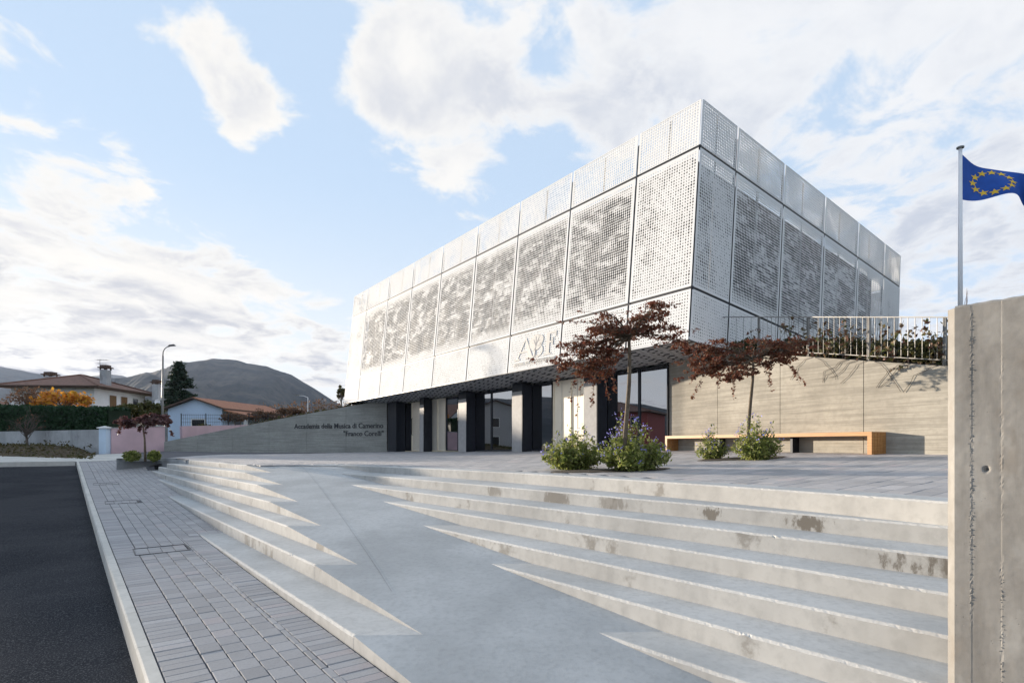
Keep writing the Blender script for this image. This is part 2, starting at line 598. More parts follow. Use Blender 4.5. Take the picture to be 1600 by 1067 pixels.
M['leaf_maple'] = m_leaf('maple_leaf', [(.085, .03, .02), (.14, .045, .028), (.19, .06, .035), (.14, .075, .04), (.27, .11, .06)], .6, .3)
M['leaf_maple_pale'] = m_leaf('faded_maple_leaf', [(.10, .05, .05), (.14, .07, .06), (.09, .04, .05)])
M['leaf_bush'] = m_leaf('bush_leaf', [(.13, .16, .04), (.21, .25, .06), (.29, .32, .09), (.14, .18, .04), (.38, .36, .14)], .55, .42)
M['flower'] = m_leaf('flower_petal', [(.22, .20, .62), (.34, .32, .75), (.45, .45, .85)])
M['leaf_hedge'] = m_leaf('hedge_leaf', [(.012, .035, .014), (.02, .055, .02), (.03, .07, .03)], .7)
M['leaf_conifer'] = m_leaf('conifer_needle', [(.012, .03, .02), (.025, .05, .03), (.04, .065, .04)], .7)
M['leaf_orange'] = m_leaf('autumn_leaf', [(.45, .16, .02), (.62, .25, .03), (.55, .33, .04)], .6)
M['leaf_olive'] = m_leaf('olive_leaf', [(.05, .06, .015), (.09, .09, .02), (.12, .10, .03)], .6)
M['leaf_dry'] = m_leaf('dry_leaf', [(.13, .07, .045), (.18, .10, .06), (.10, .07, .045)], .8)
M['leaf_garden'] = m_leaf('garden_leaf', [(.03, .035, .012), (.06, .06, .018), (.10, .085, .03), (.035, .05, .018)], .7)
M['leaf_climber'] = m_leaf('climber_leaf', [(.09, .11, .03), (.14, .10, .05), (.12, .045, .035), (.16, .15, .05)], .6)
M['grass'] = m_leaf('grass_blade', [(.05, .055, .02), (.09, .08, .03), (.13, .10, .05)], .8)


def m_wood():
    m, N = mat('larch_wood')
    o = geo_pos(N)
    g = N.noise(N.mapping(o, scale=(2, 2, 26)), 2.0, 5, .6, .6)
    r = N.new('ShaderNodeObjectInfo').outputs['Random']
    c = N.mix(N.remap(g, .3, .7), (.38, .17, .055), (.55, .29, .10))
    c = N.mix(N.math('MULTIPLY', r, .35), c, (.30, .13, .04))
    finish(N, c, .55, bump=g, bump_s=.2, bump_d=.004)
    return m


M['wood'] = m_wood()


def m_perforated(name, mode):
    """white sheet metal with round holes; UV 1 = metres, UV 2 = 0..1 over the panel; 'mid' panels carry the leaf pattern"""
    m, N = mat(name)
    uv = N.new('ShaderNodeUVMap', uv_map='UVMap').outputs[0]
    uvp = N.new('ShaderNodeUVMap', uv_map='Panel').outputs[0]
    sp = N.new('ShaderNodeSeparateXYZ', inputs={0: uv})
    pp = N.new('ShaderNodeSeparateXYZ', inputs={0: uvp})
    pitch = .084
    gx = N.math('DIVIDE', sp.outputs[0], pitch); gy = N.math('DIVIDE', sp.outputs[1], pitch)
    fx = N.math('SUBTRACT', N.math('FRACT', gx), .5); fy = N.math('SUBTRACT', N.math('FRACT', gy), .5)
    dist = N.math('SQRT', N.math('ADD', N.math('MULTIPLY', fx, fx), N.math('MULTIPLY', fy, fy)))
    cell = N.new('ShaderNodeCombineXYZ', inputs={0: N.math('FLOOR', gx), 1: N.math('FLOOR', gy), 2: 0.0}).outputs[0]
    rnd = N.new('ShaderNodeTexWhiteNoise', noise_dimensions='3D', inputs={0: cell}).outputs[0]
    cx = N.math('MULTIPLY', N.math('FLOOR', gx), pitch); cy = N.math('MULTIPLY', N.math('FLOOR', gy), pitch)
    cm = N.new('ShaderNodeCombineXYZ', inputs={0: cx, 1: cy, 2: 0.0}).outputs[0]

    def margin(v, a):
        return N.math('MULTIPLY', N.remap(v, a * .3, a), N.remap(v, 1 - a, 1 - a * .3, 1, 0))
    edge = N.math('MULTIPLY', N.remap(pp.outputs[0], .025, .03), N.remap(pp.outputs[0], .97, .975, 1, 0))
    edge = N.math('MULTIPLY', edge, N.math('MULTIPLY', N.remap(pp.outputs[1], .02, .025), N.remap(pp.outputs[1], .975, .98, 1, 0)))
    if mode == 'mid':
        a = N.noise(N.mapping(cm, scale=(1.0, 1.9, 1)), 1.0, 5, .62, .8)
        b = N.noise(N.mapping(cm, scale=(2.0, 5.2, 1), loc=(5, 3, 0)), 1.0, 4, .62, .6)
        pat = N.math('ADD', N.math('MULTIPLY', a, .6), N.math('MULTIPLY', b, .4))
        big = N.remap(pat, .345, .525)
        mg = N.math('ADD', .40, N.math('MULTIPLY', .60, N.math('MULTIPLY', margin(pp.outputs[0], .06), margin(pp.outputs[1], .13))))
        r = N.math('ADD', .21, N.math('MULTIPLY', N.math('MULTIPLY', big, mg), .27))
        r = N.math('ADD', r, N.math('MULTIPLY', N.math('SUBTRACT', rnd, .5), .05))
    elif mode == 'corner':
        a = N.noise(cm, .9, 4, .6, .3)
        r = N.math('ADD', .25, N.math('MULTIPLY', N.remap(a, .45, .66), .13))
        r = N.math('ADD', r, N.math('MULTIPLY', N.math('SUBTRACT', rnd, .5), .14))
    else:
        a = N.noise(cm, .9, 3, .6, .3)
        r = N.math('ADD', .33 if mode == 'top' else .20, N.math('MULTIPLY', N.remap(a, .42, .66), .10 if mode == 'top' else .08))
        r = N.math('ADD', r, N.math('MULTIPLY', N.math('SUBTRACT', rnd, .5), .10))
    hole = N.math('MULTIPLY', N.math('LESS_THAN', dist, r), edge)
    alpha = N.math('SUBTRACT', 1.0, hole)
    o = geo_pos(N)
    c = N.mix(N.remap(N.noise(o, .8, 4), .3, .7), (.79, .785, .775), (.84, .835, .825))
    finish(N, c, .8, alpha=alpha, spec=.12)
    return m


for md in ('mid', 'corner', 'top', 'low'):
    M['perf_' + md] = m_perforated('perforated_' + md, md)


def m_glass():
    m, N = mat('tinted_glass')
    fr = N.new('ShaderNodeFresnel', inputs={'IOR': 1.6}).outputs[0]
    k = N.math('ADD', .54, N.math('MULTIPLY', fr, .9), clamp=True)
    gl = N.new('ShaderNodeBsdfGlossy', inputs={0: (.62, .63, .66, 1), 1: .012})
    tr = N.new('ShaderNodeBsdfTransparent', inputs={0: (.16, .17, .18, 1)})
    mx = N.new('ShaderNodeMixShader', inputs={0: k, 1: tr.outputs[0], 2: gl.outputs[0]})
    N.new('ShaderNodeOutputMaterial', inputs={0: mx.outputs[0]})
    return m


M['glass'] = m_glass()


def m_terrain(name, cs, sc, rough=.95):
    m, N = mat(name)
    p = geo_pos(N)
    n1 = N.noise(p, sc, 8, .62); n2 = N.noise(p, sc * 7, 5, .6)
    c = N.mix(N.remap(n1, .36, .64), cs[0], cs[1])
    c = N.mix(N.math('MULTIPLY', N.remap(n2, .48, .7), .7), c, cs[2])
    finish(N, c, rough, bump=n2, bump_s=.8, bump_d=1.0 / sc * .02, spec=.1)
    return m


M['mountain'] = m_terrain('mountain_scrub', [(.030, .038, .042), (.085, .082, .075), (.012, .018, .02)], .007)
M['farhill'] = m_terrain('far_hill', [(.07, .075, .07), (.11, .105, .09), (.045, .05, .048)], .004)
M['field'] = m_terrain('field_ground', [(.07, .075, .03), (.11, .10, .05), (.05, .05, .025)], .06)
M['dirt'] = m_terrain('dirt_bank', [(.06, .045, .03), (.10, .075, .05), (.05, .055, .025)], .9)
M['garden'] = m_terrain('garden_soil', [(.045, .04, .022), (.07, .06, .035), (.03, .04, .016)], 1.2)


# ------------------------------------------------------------------ terrain and distance
def ground_h(X, Y):
    """height over the camera of the open ground"""
    u, v = uv_of(X, Y)
    d = math.hypot(X, Y)
    h = -(H_pave_u(u) + .62)
    far = sstep(50, 300, d)
    return h * (1 - far) + far * (-1.2)


mb = MB()
rad = [0, 4, 8, 12, 17, 23, 30, 40, 52, 70, 110, 200, 400, 900, 2000, 6000, 12000]
NA = 72
vs = [w(0, 0, ground_h(0, 0))]
for r in rad[1:]:
    for k in range(NA):
        a = 2 * math.pi * k / NA
        vs.append(w(r * math.cos(a), r * math.sin(a), ground_h(r * math.cos(a), r * math.sin(a))))
fs = [(0, 1 + k, 1 + (k + 1) % NA) for k in range(NA)]
for i in range(len(rad) - 2):
    b0, b1 = 1 + i * NA, 1 + (i + 1) * NA
    fs += [(b0 + k, b1 + k, b1 + (k + 1) % NA, b0 + (k + 1) % NA) for k in range(NA)]
mb.add(vs, fs)
tag(mb.build('ground', M['field'], smooth=True), kind='structure')


def ridge(name, prof, Y0, Y1, Y2, material, amp, seed, label=None):
    """a hill whose skyline follows prof (px, py) at depth Y1; foot at Y0, back at Y2"""
    xs = np.array([p[0] for p in prof]); ys = np.array([p[1] for p in prof])
    cols = 260
    rows = []
    pxs = np.linspace(xs[0], xs[-1], cols)
    for j, f in enumerate([0, .12, .25, .4, .55, .7, .82, .92, 1.0, 1.06, 1.2, 1.5]):
        row = []
        for p in pxs:
            top = (HOR - np.interp(p, xs, ys)) / FPX * Y1
            X1 = (p - 800) / FPX * Y1
            if f <= 1:
                Y = Y0 + (Y1 - Y0) * f
                h = top * (f ** 1.15)
            else:
                Y = Y1 + (Y2 - Y1) * (f - 1) * 2
                h = top * (1 - (f - 1) * 1.9)
            X = X1 * (.25 + .75 * Y / Y1) if f < 1 else X1
            nz = mnoise.fractal(Vector((X / 240 + seed, Y / 240, seed)), .85, 2.1, 8)
            h += amp * nz * (math.sin(math.pi * min(f, 1)) * .9 + .12) * min(1, top / (amp * 2 + 1e-6))
            row.append(w(X, Y, h - 2))
        rows.append(row)
    b = MB(); b.grid(rows)
    return tag(b.build(name, material, smooth=True), kind='structure')


ridge('mountain', [(140, 640), (180, 601), (210, 588), (230, 582), (252, 576), (275, 569), (297.5, 562), (316, 560), (332, 558.5), (350, 560.5), (372, 562), (385, 566), (416, 571), (440, 580),
                   (455, 585), (475, 598), (490, 607), (514, 625), (540, 640), (600, 665), (680, 690)], 500, 1900, 3600, M['mountain'], 60, 3.1)
ridge('hills', [(-500, 600), (-300, 570), (-120, 560), (0, 572), (25, 577), (60, 584), (87, 587), (110, 588.5), (140, 587), (168, 584.5), (190, 587), (240, 600), (320, 640), (420, 690)], 900, 3600, 6000, M['farhill'], 55, 8.4)
ridge('hills', [(470, 690), (560, 640), (700, 620), (900, 640), (1200, 640), (1500, 655), (1900, 690)], 1500, 4200, 7000, M['farhill'], 50, 5.2)

b = MB()
rows = []
for i in range(40):
    row = []
    for j in range(60):
        x = -1500 + i * 28; y = -700 + j * 32
        d = ((x + 1050) / 420) ** 2 + ((y - 330) / 620) ** 2
        h = 105 * math.exp(-d * 1.6) + 24 * mnoise.fractal(Vector((x / 200, y / 200, 4)), 1, 2, 4) * math.exp(-d) - 14
        row.append(w(x, y, h))
    rows.append(row)
b.grid(rows)
tag(b.build('hills', M['mountain'], smooth=True), kind='structure')

# ------------------------------------------------------------------ plaza, steps, ramp, pavement
def to_uv(pts):
    return [uv_of(*p) for p in pts]


E_L = {  # left flight, pixel points of each riser's top edge (level k-1), last = end on the ramp (level k)
    2: [(262, 724), (357, 736)], 3: [(249.5, 729), (336, 747)], 4: [(236, 735), (321, 758.5), (431, 786)],
    5: [(245, 748), (303.5, 770), (350, 788), (450, 822.5)], 6: [(263.6, 775), (350, 823), (450, 858), (480, 873)],
    7: [(311.5, 835), (407.6, 900), (500, 957.8), (561, 996), (622, 1037), (658.6, 1063.5)]}
TIP_L = {1: (426.5, 739.5), 2: (440, 756), 3: (465.5, 781.5), 4: (498, 820), 5: (546, 876), 6: (686, 1010)}
E_R = {2: [(517.8, 737.8), (692, 751), (900, 771), (1053, 786), (1200, 798), (1476, 820)],
       3: [(552.5, 757.5), (740, 780), (900, 799), (1200, 835.5), (1476, 868.7)],
       4: [(601, 783.7), (900, 831), (1200, 882), (1476, 925.4)],
       5: [(655, 819.5), (900, 871.7), (1200, 934.6), (1476, 992.8)],
       6: [(771.6, 882.3), (900, 917), (1200, 1000), (1445, 1067)],
       7: [(921.5, 985), (1068.5, 1032.6), (1163.5, 1067)]}
LC, RC = {}, {}
LC[1] = to_uv([px_plaza(275, 718.5), px_plaza(353, 720.7), px_H(*TIP_L[1], T[1])])
RC[1] = to_uv([px_plaza(*p) for p in [(505.6, 726.6), (627, 727.4), (740, 734), (900, 747.7), (1068, 757), (1200, 764.5), (1476, 778)]])
for k in range(2, 8):
    pts = [px_H(*p, T[k - 1]) for p in E_L[k]]
    if k in TIP_L:
        pts.append(px_H(*TIP_L[k], T[k]))
    LC[k] = to_uv(pts)
    RC[k] = to_uv([px_H(*p, T[k - 1]) for p in E_R[k]])


def smooth_curve(pts, u_lo, u_hi, deg):
    """single-valued v(u) fitted through the surveyed points"""
    pts = np.array(pts)
    q = np.polyfit(pts[:, 0], pts[:, 1], deg)
    a, b = pts[:, 0].min(), pts[:, 0].max()
    dq = np.polyder(q)

    def f(u):
        if u < a: return np.polyval(q, a) + (u - a) * np.polyval(dq, a)
        if u > b: return np.polyval(q, b) + (u - b) * np.polyval(dq, b)
        return np.polyval(q, u)
    return f


fL = {k: smooth_curve(LC[k], 0, 0, 1 if len(LC[k]) < 4 else 2) for k in LC}
fR = {k: smooth_curve(RC[k], 0, 0, 1 if k == 7 else 2) for k in RC}
uL0 = {k: max(p[0] for p in LC[k]) for k in LC}      # far (left) end of each left riser


def u_where(fc, H, u_lo, u_hi):
    """u along curve fc where the ramp has height H (ramp rises with u)"""
    for _ in range(60):
        m_ = (u_lo + u_hi) / 2
        X, Y = xy_of(m_, fc(m_))
        if H_ramp(X, Y) > H: u_lo = m_
        else: u_hi = m_
    return (u_lo + u_hi) / 2


def H_edge(k, u, v):
    return H_plaza(*xy_of(u, v)) if k == 0 else T[k]


steps = empty('steps', w(0, 8, -1.6), kind='structure')
DEEP = -2.3
CH = .016


def strip_slab(front, back, us, Hf, name):
    """tread with chamfered nosing and riser: front(u) is the riser line, back(u) lies under the next step"""
    b = MB()
    r0, r1, r2, r3, r4 = [], [], [], [], []
    for u in us:
        vf, vb = front(u), back(u)
        jf = .004 * mnoise.noise(Vector((u * 6, vf, 3))) + .004 * mnoise.noise(Vector((u * 23, vf, 7)))
        ch_ = max(0, mnoise.noise(Vector((u * 4.1, vf * 3, 11))) - .42) * .05
        jf += ch_ * mnoise.noise(Vector((u * 17, vf, 2)))
        h = -Hf(u, vf)
        r0.append(wuv(u, vf, DEEP))
        r1.append(wuv(u, vf, h - CH + jf))
        r2.append(wuv(u, vf + CH + jf, h))
        r4.append(wuv(u, vf + CH * 1.7 + jf * 2, h + .0005))
        r3.append(wuv(u, max(vb, vf + .06), h if Hf is not H0f else -H_plaza(*xy_of(u, max(vb, vf + .06)))))
    b.grid([r0, r1], 0)
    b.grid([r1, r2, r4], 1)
    b.grid([r4, r3], 2)
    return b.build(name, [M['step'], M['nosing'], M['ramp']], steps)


def H0f(u, v):
    return H_plaza(*xy_of(u, v))


def lin(a, b, n):
    return [a + (b - a) * i / (n - 1) for i in range(n)]


UR_END = -3.0
CAPW = .30
capR = lambda u: fR[1](u) + CAPW
capL = lambda u: fL[1](u) + .16
# right-hand steps
tipR = {k: u_where(fR[k], H_edge(k - 1, max(p[0] for p in RC[k]), 5), -4, 22) for k in range(2, 8)}
tipR[1] = max(p[0] for p in RC[1])
for k in range(1, 8):
    back = capR if k == 1 else (lambda u, k=k: fR[k - 1](u) + .12)
    Hf = H0f if k == 1 else (lambda u, v, k=k: T[k - 1])
    u1 = tipR[k] + (0.0 if k == 1 else 1.2)
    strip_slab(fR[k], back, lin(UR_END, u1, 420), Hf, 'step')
# left-hand steps
kink, tipL = {}, {}
for k in range(1, 8):
    Hup = .53 if k == 1 else T[k - 1]
    kink[k] = u_where(fL[k], Hup, -6, 22)
    tipL[k] = u_where(fL[k], T[k], -6, 22)
    back = capL if k == 1 else (lambda u, k=k: fL[k - 1](u) + .12)
    Hf = H0f if k == 1 else (lambda u, v, k=k: T[k - 1])
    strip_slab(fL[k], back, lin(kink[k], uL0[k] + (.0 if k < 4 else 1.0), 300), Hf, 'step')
for k in range(2, 8):
    g = MB()
    ub = kink[k]
    h = -T[k - 1]
    pa = [wuv(ub, fL[k](ub) + .004, h)] + [wuv(u, fL[k - 1](u) + .06, h) for u in lin(ub, tipL[k - 1] - .05, 6)]
    pa = [pa[0]] + (pa[1:] if tipL[k - 1] < ub else list(reversed(pa[1:])))
    if tipL[k - 1] < ub:
        g.add(pa, [tuple(range(len(pa)))])
        g.build('tread_end', M['ramp'], steps)
# landing at the foot (level 7)
b = MB()
poly = [xy_of(u, fL[7](u) + .02) for u in lin(-6, 6, 14)]
poly = poly + [xy_of(5, 5), xy_of(-6, 7)]
poly = [(x * S, y * S) for x, y in poly]
b.prism(poly, CZ - 2.3 * S, CZ - 1.584 * S)
tag(b.build('landing', M['ramp']), kind='structure')

# ramp: left boundary zigzags kink -> end of riser -> next kink; right side runs under the steps
rb = MB()
left = []
uPl = 16.2
for u in lin(16.2, 15.0, 8): left.append((u, fL[1](u) + .1))
for k in range(1, 8):
    for u in lin(kink[k], tipL[k], 8):
        left.append((u, fL[k](u) + .001))
right = [(u, fR[min(7, max(1, 1))](u)) for u in (14.4,)]
top_pts = []
for (u, v) in left:
    top_pts.append(xy_of(u, v))
nL = len(top_pts)
verts, faces = [], []
for X, Y in top_pts:
    H = max(min(H_ramp(X, Y), 1.576), H_plaza(X, Y) + .006)
    verts.append(w(X, Y, -H))
base_i = len(verts)
# right mates: move along +X until under the right-hand steps
mates = []
for X, Y in top_pts:
    xr = X
    for s_ in range(200):
        xr += .05
        u, v = uv_of(xr, Y)
        if v > fR[7](u) and H_ramp(xr, Y) > 1.5: break
        kk = [k for k in range(2, 8) if T[k - 1] < H_ramp(xr, Y) + .02]
        if kk and v > fR[max(kk)](u) + .05: break
        if H_ramp(xr, Y) < .66 and v > fR[1](u) - .02: break
    mates.append((xr + .9, Y))
mid_n = 7
rows = []
for (X, Y), (X2, Y2) in zip(top_pts, mates):
    row = []
    for i in range(mid_n):
        f = i / (mid_n - 1)
        x = X + (X2 - X) * f
        row.append(w(x, Y, -max(min(H_ramp(x, Y), 1.5765), H_plaza(x, Y) + .006)))
    rows.append(row)
rb.grid(rows)
# skirt along the left side
rb.grid([[Vector(r[0]) for r in rows], [Vector((r[0].x, r[0].y, CZ + DEEP * S)) for r in rows]], 1)
tag(rb.build('ramp', [M['ramp'], M['step']]), kind='structure')


# pour joint running down the ramp
g = MB()
jl, jr = [], []
for px, py in ((466, 723.5), (480, 737), (500, 761), (520, 788), (541, 817), (566, 853), (592, 892), (612, 924)):
    H = 1.0
    for _ in range(40):
        X, Y = px_H(px, py, H); H = .5 * H + .5 * H_ramp(X, Y)
    jl.append(w(X - .004, Y, -H_ramp(X, Y) + .003)); jr.append(w(X + .004, Y, -H_ramp(X, Y) + .003))
g.grid([jl, jr])
tag(g.build('ramp_joint', M['planter'], bpy.data.objects['ramp']))


# plaza sheet and its pavers
def v_front(u):
    if u < 14.4: return capR(u) - .02
    if u < 15.0: return capR(14.4) + (u - 14.4) / .6 * (capL(15.0) - capR(14.4))
    if u < uL0[1]: return capL(u)
    if u < 25.4: return max(2.3, fL[1](uL0[1]))
    return 2.0


WALL_A = np.array([4.64, 16.76]); WALL_B = np.array([7.5, 9.8])   # retaining wall foot, from the glass to the right
WD = (WALL_B - WALL_A) / np.linalg.norm(WALL_B - WALL_A)
WN = np.array([WD[1], -WD[0]])     # into the wall
if WN[0] < 0: WN = -WN
WALL_E = WALL_A + WD * 12.0
V_GLASS, V_PIER = 13.8, 13.3


def v_back(u):
    # behind this the plaza is hidden by the wall / building
    if u < 10.6:
        best = 13.9
        # intersect line u=const with wall line
        ua, va = uv_of(*WALL_A); ub, vb = uv_of(*WALL_E)
        f = (u - ua) / (ub - ua)
        return min(best, va + f * (vb - va) + .05)
    if u < 28.7: return V_GLASS + .1
    return 13.9 + (u - 28.7) * .0


b = MB()
rows = []
for u in lin(-3, 44, 120):
    v0, v1 = v_front(u), v_back(u)
    rows.append([wuv(u, v0 + (v1 - v0) * j / 14, -H_up(*xy_of(u, v0 + (v1 - v0) * j / 14)) - .012) for j in range(15)])
b.grid(rows)
plaza = tag(b.build('plaza', M['joint'], offset=w(0, 12, -.45)), kind='structure')


def paver_mesh(name, lu, lv, th, material, chamf=.004):
    g = MB()
    a, c = lu / 2, lv / 2
    for z, i in ((-th, 0), (-chamf, 0), (0, chamf)):
        g.v += [(-a + i, -c + i, z), (a - i, -c + i, z), (a - i, c - i, z), (-a + i, c - i, z)]
    g.f = [[8, 9, 10, 11]]
    for r in (0, 4):
        for k in range(4):
            k2 = (k + 1) % 4
            g.f.append([r + k, r + k2, r + 4 + k2, r + 4 + k])
    g.m = [0] * len(g.f); g.uv = [None] * len(g.f)
    me = bpy.data.meshes.new(name)
    me.from_pydata(g.v, [], g.f)
    me.materials.append(material)
    return me, g


def lay_pavers(cells, Hfun, parent, name, material, limit=300):
    """cells: (u, v, lu, lv) centres in survey units; nearest `limit` become objects, the rest one stuff part"""
    cells = sorted(cells, key=lambda c: sum(x * x for x in xy_of(c[0], c[1])))
    cache = {}
    rest = MB()
    for i, (u, v, lu, lv) in enumerate(cells):
        key = (round(lu, 3), round(lv, 3))
        if key not in cache:
            cache[key] = paver_mesh(name, lu * S, lv * S, .05, material)
        me, g = cache[key]
        X, Y = xy_of(u, v)
        e = .05
        pu = wuv(u + e, v, -Hfun(*xy_of(u + e, v))) - wuv(u - e, v, -Hfun(*xy_of(u - e, v)))
        pv = wuv(u, v + e, -Hfun(*xy_of(u, v + e))) - wuv(u, v - e, -Hfun(*xy_of(u, v - e)))
        a = pu.normalized(); n = a.cross(pv.normalized()).normalized()
        if n.z < 0: n = -n
        c = n.cross(a)
        tilt = Vector((random.gauss(0, .0035), random.gauss(0, .0035), 1)).normalized()
        pos = wuv(u, v, -Hfun(X, Y)) + n * random.gauss(0, .0012)
        mtx = Matrix((a, c, n)).transposed().to_4x4()
        mtx = mtx @ tilt.to_track_quat('Z', 'Y').to_matrix().to_4x4() if False else mtx
        mtx.translation = pos
        if i < limit:
            inst(me, name, parent, mtx)
        else:
            rest.add([mtx @ Vector(p) for p in g.v], g.f)
    if rest.v:
        tag(rest.build(name + '_field', material, parent), kind='stuff')


cells = []
u = -2.0
row = 0
while u < 30:
    v = v_front(u) + .0
    v0 = math.floor(v / .40) * .40 + (.2 if row % 2 else 0)
    while v0 < v_back(u):
        c0 = max(v0, v_front(u) + .012); c1 = min(v0 + .40, v_back(u))
        if c1 - c0 > .06:
            cells.append((u, (c0 + c1) / 2, .194, round((c1 - c0 - .006) / .05) * .05 - .008 if c1 - c0 < .38 else .394))
        v0 += .40
    u += .20; row += 1
lay_pavers(cells, H_up, plaza, 'paver', M['plaza_paver'])

# pavement along the road
def v_kerb(u):
    return .33 - .56 * (u - 4.3) / 27.2 * .95


def v_pav_in(u):
    """boundary between the pavers and the steps"""
    if u < uL0[7]: return fL[7](u) - .002
    if u < uL0[6]: return fL[6](u) - .0
    if u < uL0[5]: return fL[5](u)
    if u < uL0[4]: return fL[4](u)
    if u < 25.4: return 1.9
    return 2.02


KW = .085
b = MB()
rows = []
for u in lin(-6, 44, 150):
    v0, v1 = v_kerb(u) + KW * .8, v_pav_in(u) + (.25 if u > uL0[7] else .05)
    rows.append([wuv(u, v0 + (v1 - v0) * j / 6, -H_pave(*xy_of(u, v0 + (v1 - v0) * j / 6)) - .012) for j in range(7)])
b.grid(rows)
pavement = tag(b.build('pavement', M['joint'], offset=w(-4, 8, -1.5)), kind='structure')
cells = []
SOLD, SQ = .25, .150
COVERS = [(9.05, .86, .50, .62), (15.3, .70, .55, .60), (20.2, .55, .55, .60)]


def in_cover(u, v):
    return any(abs(u - cu) < a / 2 and abs(v - cv) < c / 2 for cu, cv, a, c in COVERS)


u = -1.0
i = 0
while u < 31.5:       # soldier course beside the kerb
    cells.append((u, v_kerb(u) + KW + .008 + SOLD / 2, .099, SOLD))
    if u < uL0[7] - .1:
        cells.append((u, v_pav_in(u) - .012 - SOLD / 2, .099, SOLD))
    u += .105
row = 0
for c in range(0, 18):
    u = -1.0 + (.095 if c % 2 else 0)
    while u < 31.5:
        v = v_kerb(u) + KW + .012 + SOLD + .004 + SQ * (c + .5)
        lim = v_pav_in(u) - (SOLD + .014 if u < uL0[7] - .1 else .0)
        lo, hi = v - SQ / 2, min(v + SQ / 2, lim)
        if hi - lo > .018 and not in_cover(u, v):
            wd = hi - lo
            wd = SQ - .006 if wd > SQ - .004 else round(wd / .01) * .01 - .006
            if wd > .008:
                cells.append((u, lo + wd / 2 + .003, .184, wd))
        u += .19
lay_pavers(cells, H_pave, pavement, 'paver', M['paver'])
for cu, cv, a, c in COVERS:
    g = MB()
    root = empty('manhole_cover', wuv(cu, cv, -H_pave_u(cu)))
    tag(root, ['paver filled inspection cover set in the pavement nearest the camera', 'inspection cover in the middle of the pavement between the other two covers',
               'far inspection cover in the pavement before the grey planter'][COVERS.index((cu, cv, a, c))], 'manhole cover', 'inspection covers in the pavement')
    for du, dv, lu, lv in ((-a / 2, 0, .014, c), (a / 2, 0, .014, c), (0, -c / 2, a, .014), (0, c / 2, a, .014)):
        p = [wuv(cu + du + sx * lu / 2, cv + dv + sy * lv / 2, -H_pave_u(cu + du + sx * lu / 2) + .001) for sx, sy in ((-1, -1), (-1, 1), (1, 1), (1, -1))]
        g.add([q + Vector((0, 0, .006)) for q in p] + p, [(0, 1, 2, 3), (0, 4, 5, 1), (1, 5, 6, 2), (2, 6, 7, 3), (3, 7, 4, 0)])
    g.build('frame', M['dark_metal'], root)
    for ii in range(3):
        for jj in range(4):
            lu, lv = (a - .03) / 3, (c - .03) / 4
            uu, vv = cu - a / 2 + .015 + lu * (ii + .5), cv - c / 2 + .015 + lv * (jj + .5)
            key = 'cov%d' % COVERS.index((cu, cv, a, c))
            me, gg = M.setdefault(key, None) or paver_mesh('paver', (lu - .006) * S, (lv - .006) * S, .05, M['paver'])
            M[key] = (me, gg)
            e = .05
            pu = (wuv(uu + e, vv, -H_pave_u(uu + e)) - wuv(uu - e, vv, -H_pave_u(uu - e))).normalized()
            pv = Vector((V[0], V[1], 0))
            n = pu.cross(pv).normalized()
            if n.z < 0: n = -n
            mtx = Matrix((pu, n.cross(pu), n)).transposed().to_4x4()
            mtx.translation = wuv(uu, vv, -H_pave_u(uu))
            inst(me, 'paver', root, mtx)

# kerb, one stone per metre
kerb = empty('kerb', wuv(8, .3, -1.6), kind='structure')
uu = -6.0
while uu < 31.6:
    g = MB()
    u0, u1 = uu, min(uu + 1.0, 31.7) - .006
    pr = []
    for u in (u0, u1):
        v0 = v_kerb(u); hh = -H_pave_u(u)
        pr.append([wuv(u, v0 - .012, hh - .26), wuv(u, v0 - .006, hh - .012), wuv(u, v0 + .008, hh + .004), wuv(u, v0 + KW - .004, hh + .004), wuv(u, v0 + KW, hh - .05), wuv(u, v0 + KW, hh - .26)])
    n = 6
    g.add(pr[0] + pr[1], [(k, (k + 1) % n, n + (k + 1) % n, n + k) for k in range(n)] + [tuple(range(n)), tuple(range(2 * n - 1, n - 1, -1))])
    g.build('kerb_stone', M['kerb'], kerb)
    uu += 1.0
# kerb closing the far end of the road
for i in range(14):
    v0 = -.25 - i * 1.0
    hh = -H_pave_u(31.6)
    g = MB()
    c0, c1 = v0, v0 - .994
    p = [wuv(31.6, c0, hh + .03), wuv(31.6, c1, hh + .03), wuv(31.78, c1, hh + .03), wuv(31.78, c0, hh + .03)]
    q = [wuv(31.58, c0, hh - .3), wuv(31.58, c1, hh - .3), wuv(31.78, c1, hh - .3), wuv(31.78, c0, hh - .3)]
    g.add(p + q, [(0, 1, 2, 3), (4, 5, 1, 0), (5, 6, 2, 1), (6, 7, 3, 2), (7, 4, 0, 3)])
    g.build('kerb_stone', M['kerb'], kerb)

# road
b = MB()
rows = []
for u in lin(-20, 31.62, 50):
    v1 = v_kerb(u) - .0
    rows.append([wuv(u, v1 - (v1 + 14) * j / 10, -H_pave_u(u) - .17 - .03 * math.sin(math.pi * j / 20) * 0) for j in range(11)])
b.grid([list(reversed(r)) for r in rows])
tag(b.build('road', M['asphalt']), kind='structure')

# strip of paving behind the far kerb, up to the pink wall
b = MB()
rows = []
for u in lin(31.79, 46, 24):
    rows.append([wuv(u, 2.1 - 14.5 * j / 12, -H_pave(*xy_of(u, 2.1 - 14.5 * j / 12)) - .008 - .012 * (u > 40)) for j in range(13)])
b.grid([list(reversed(r)) for r in rows])
tag(b.build('path', M['kerb']), kind='structure')
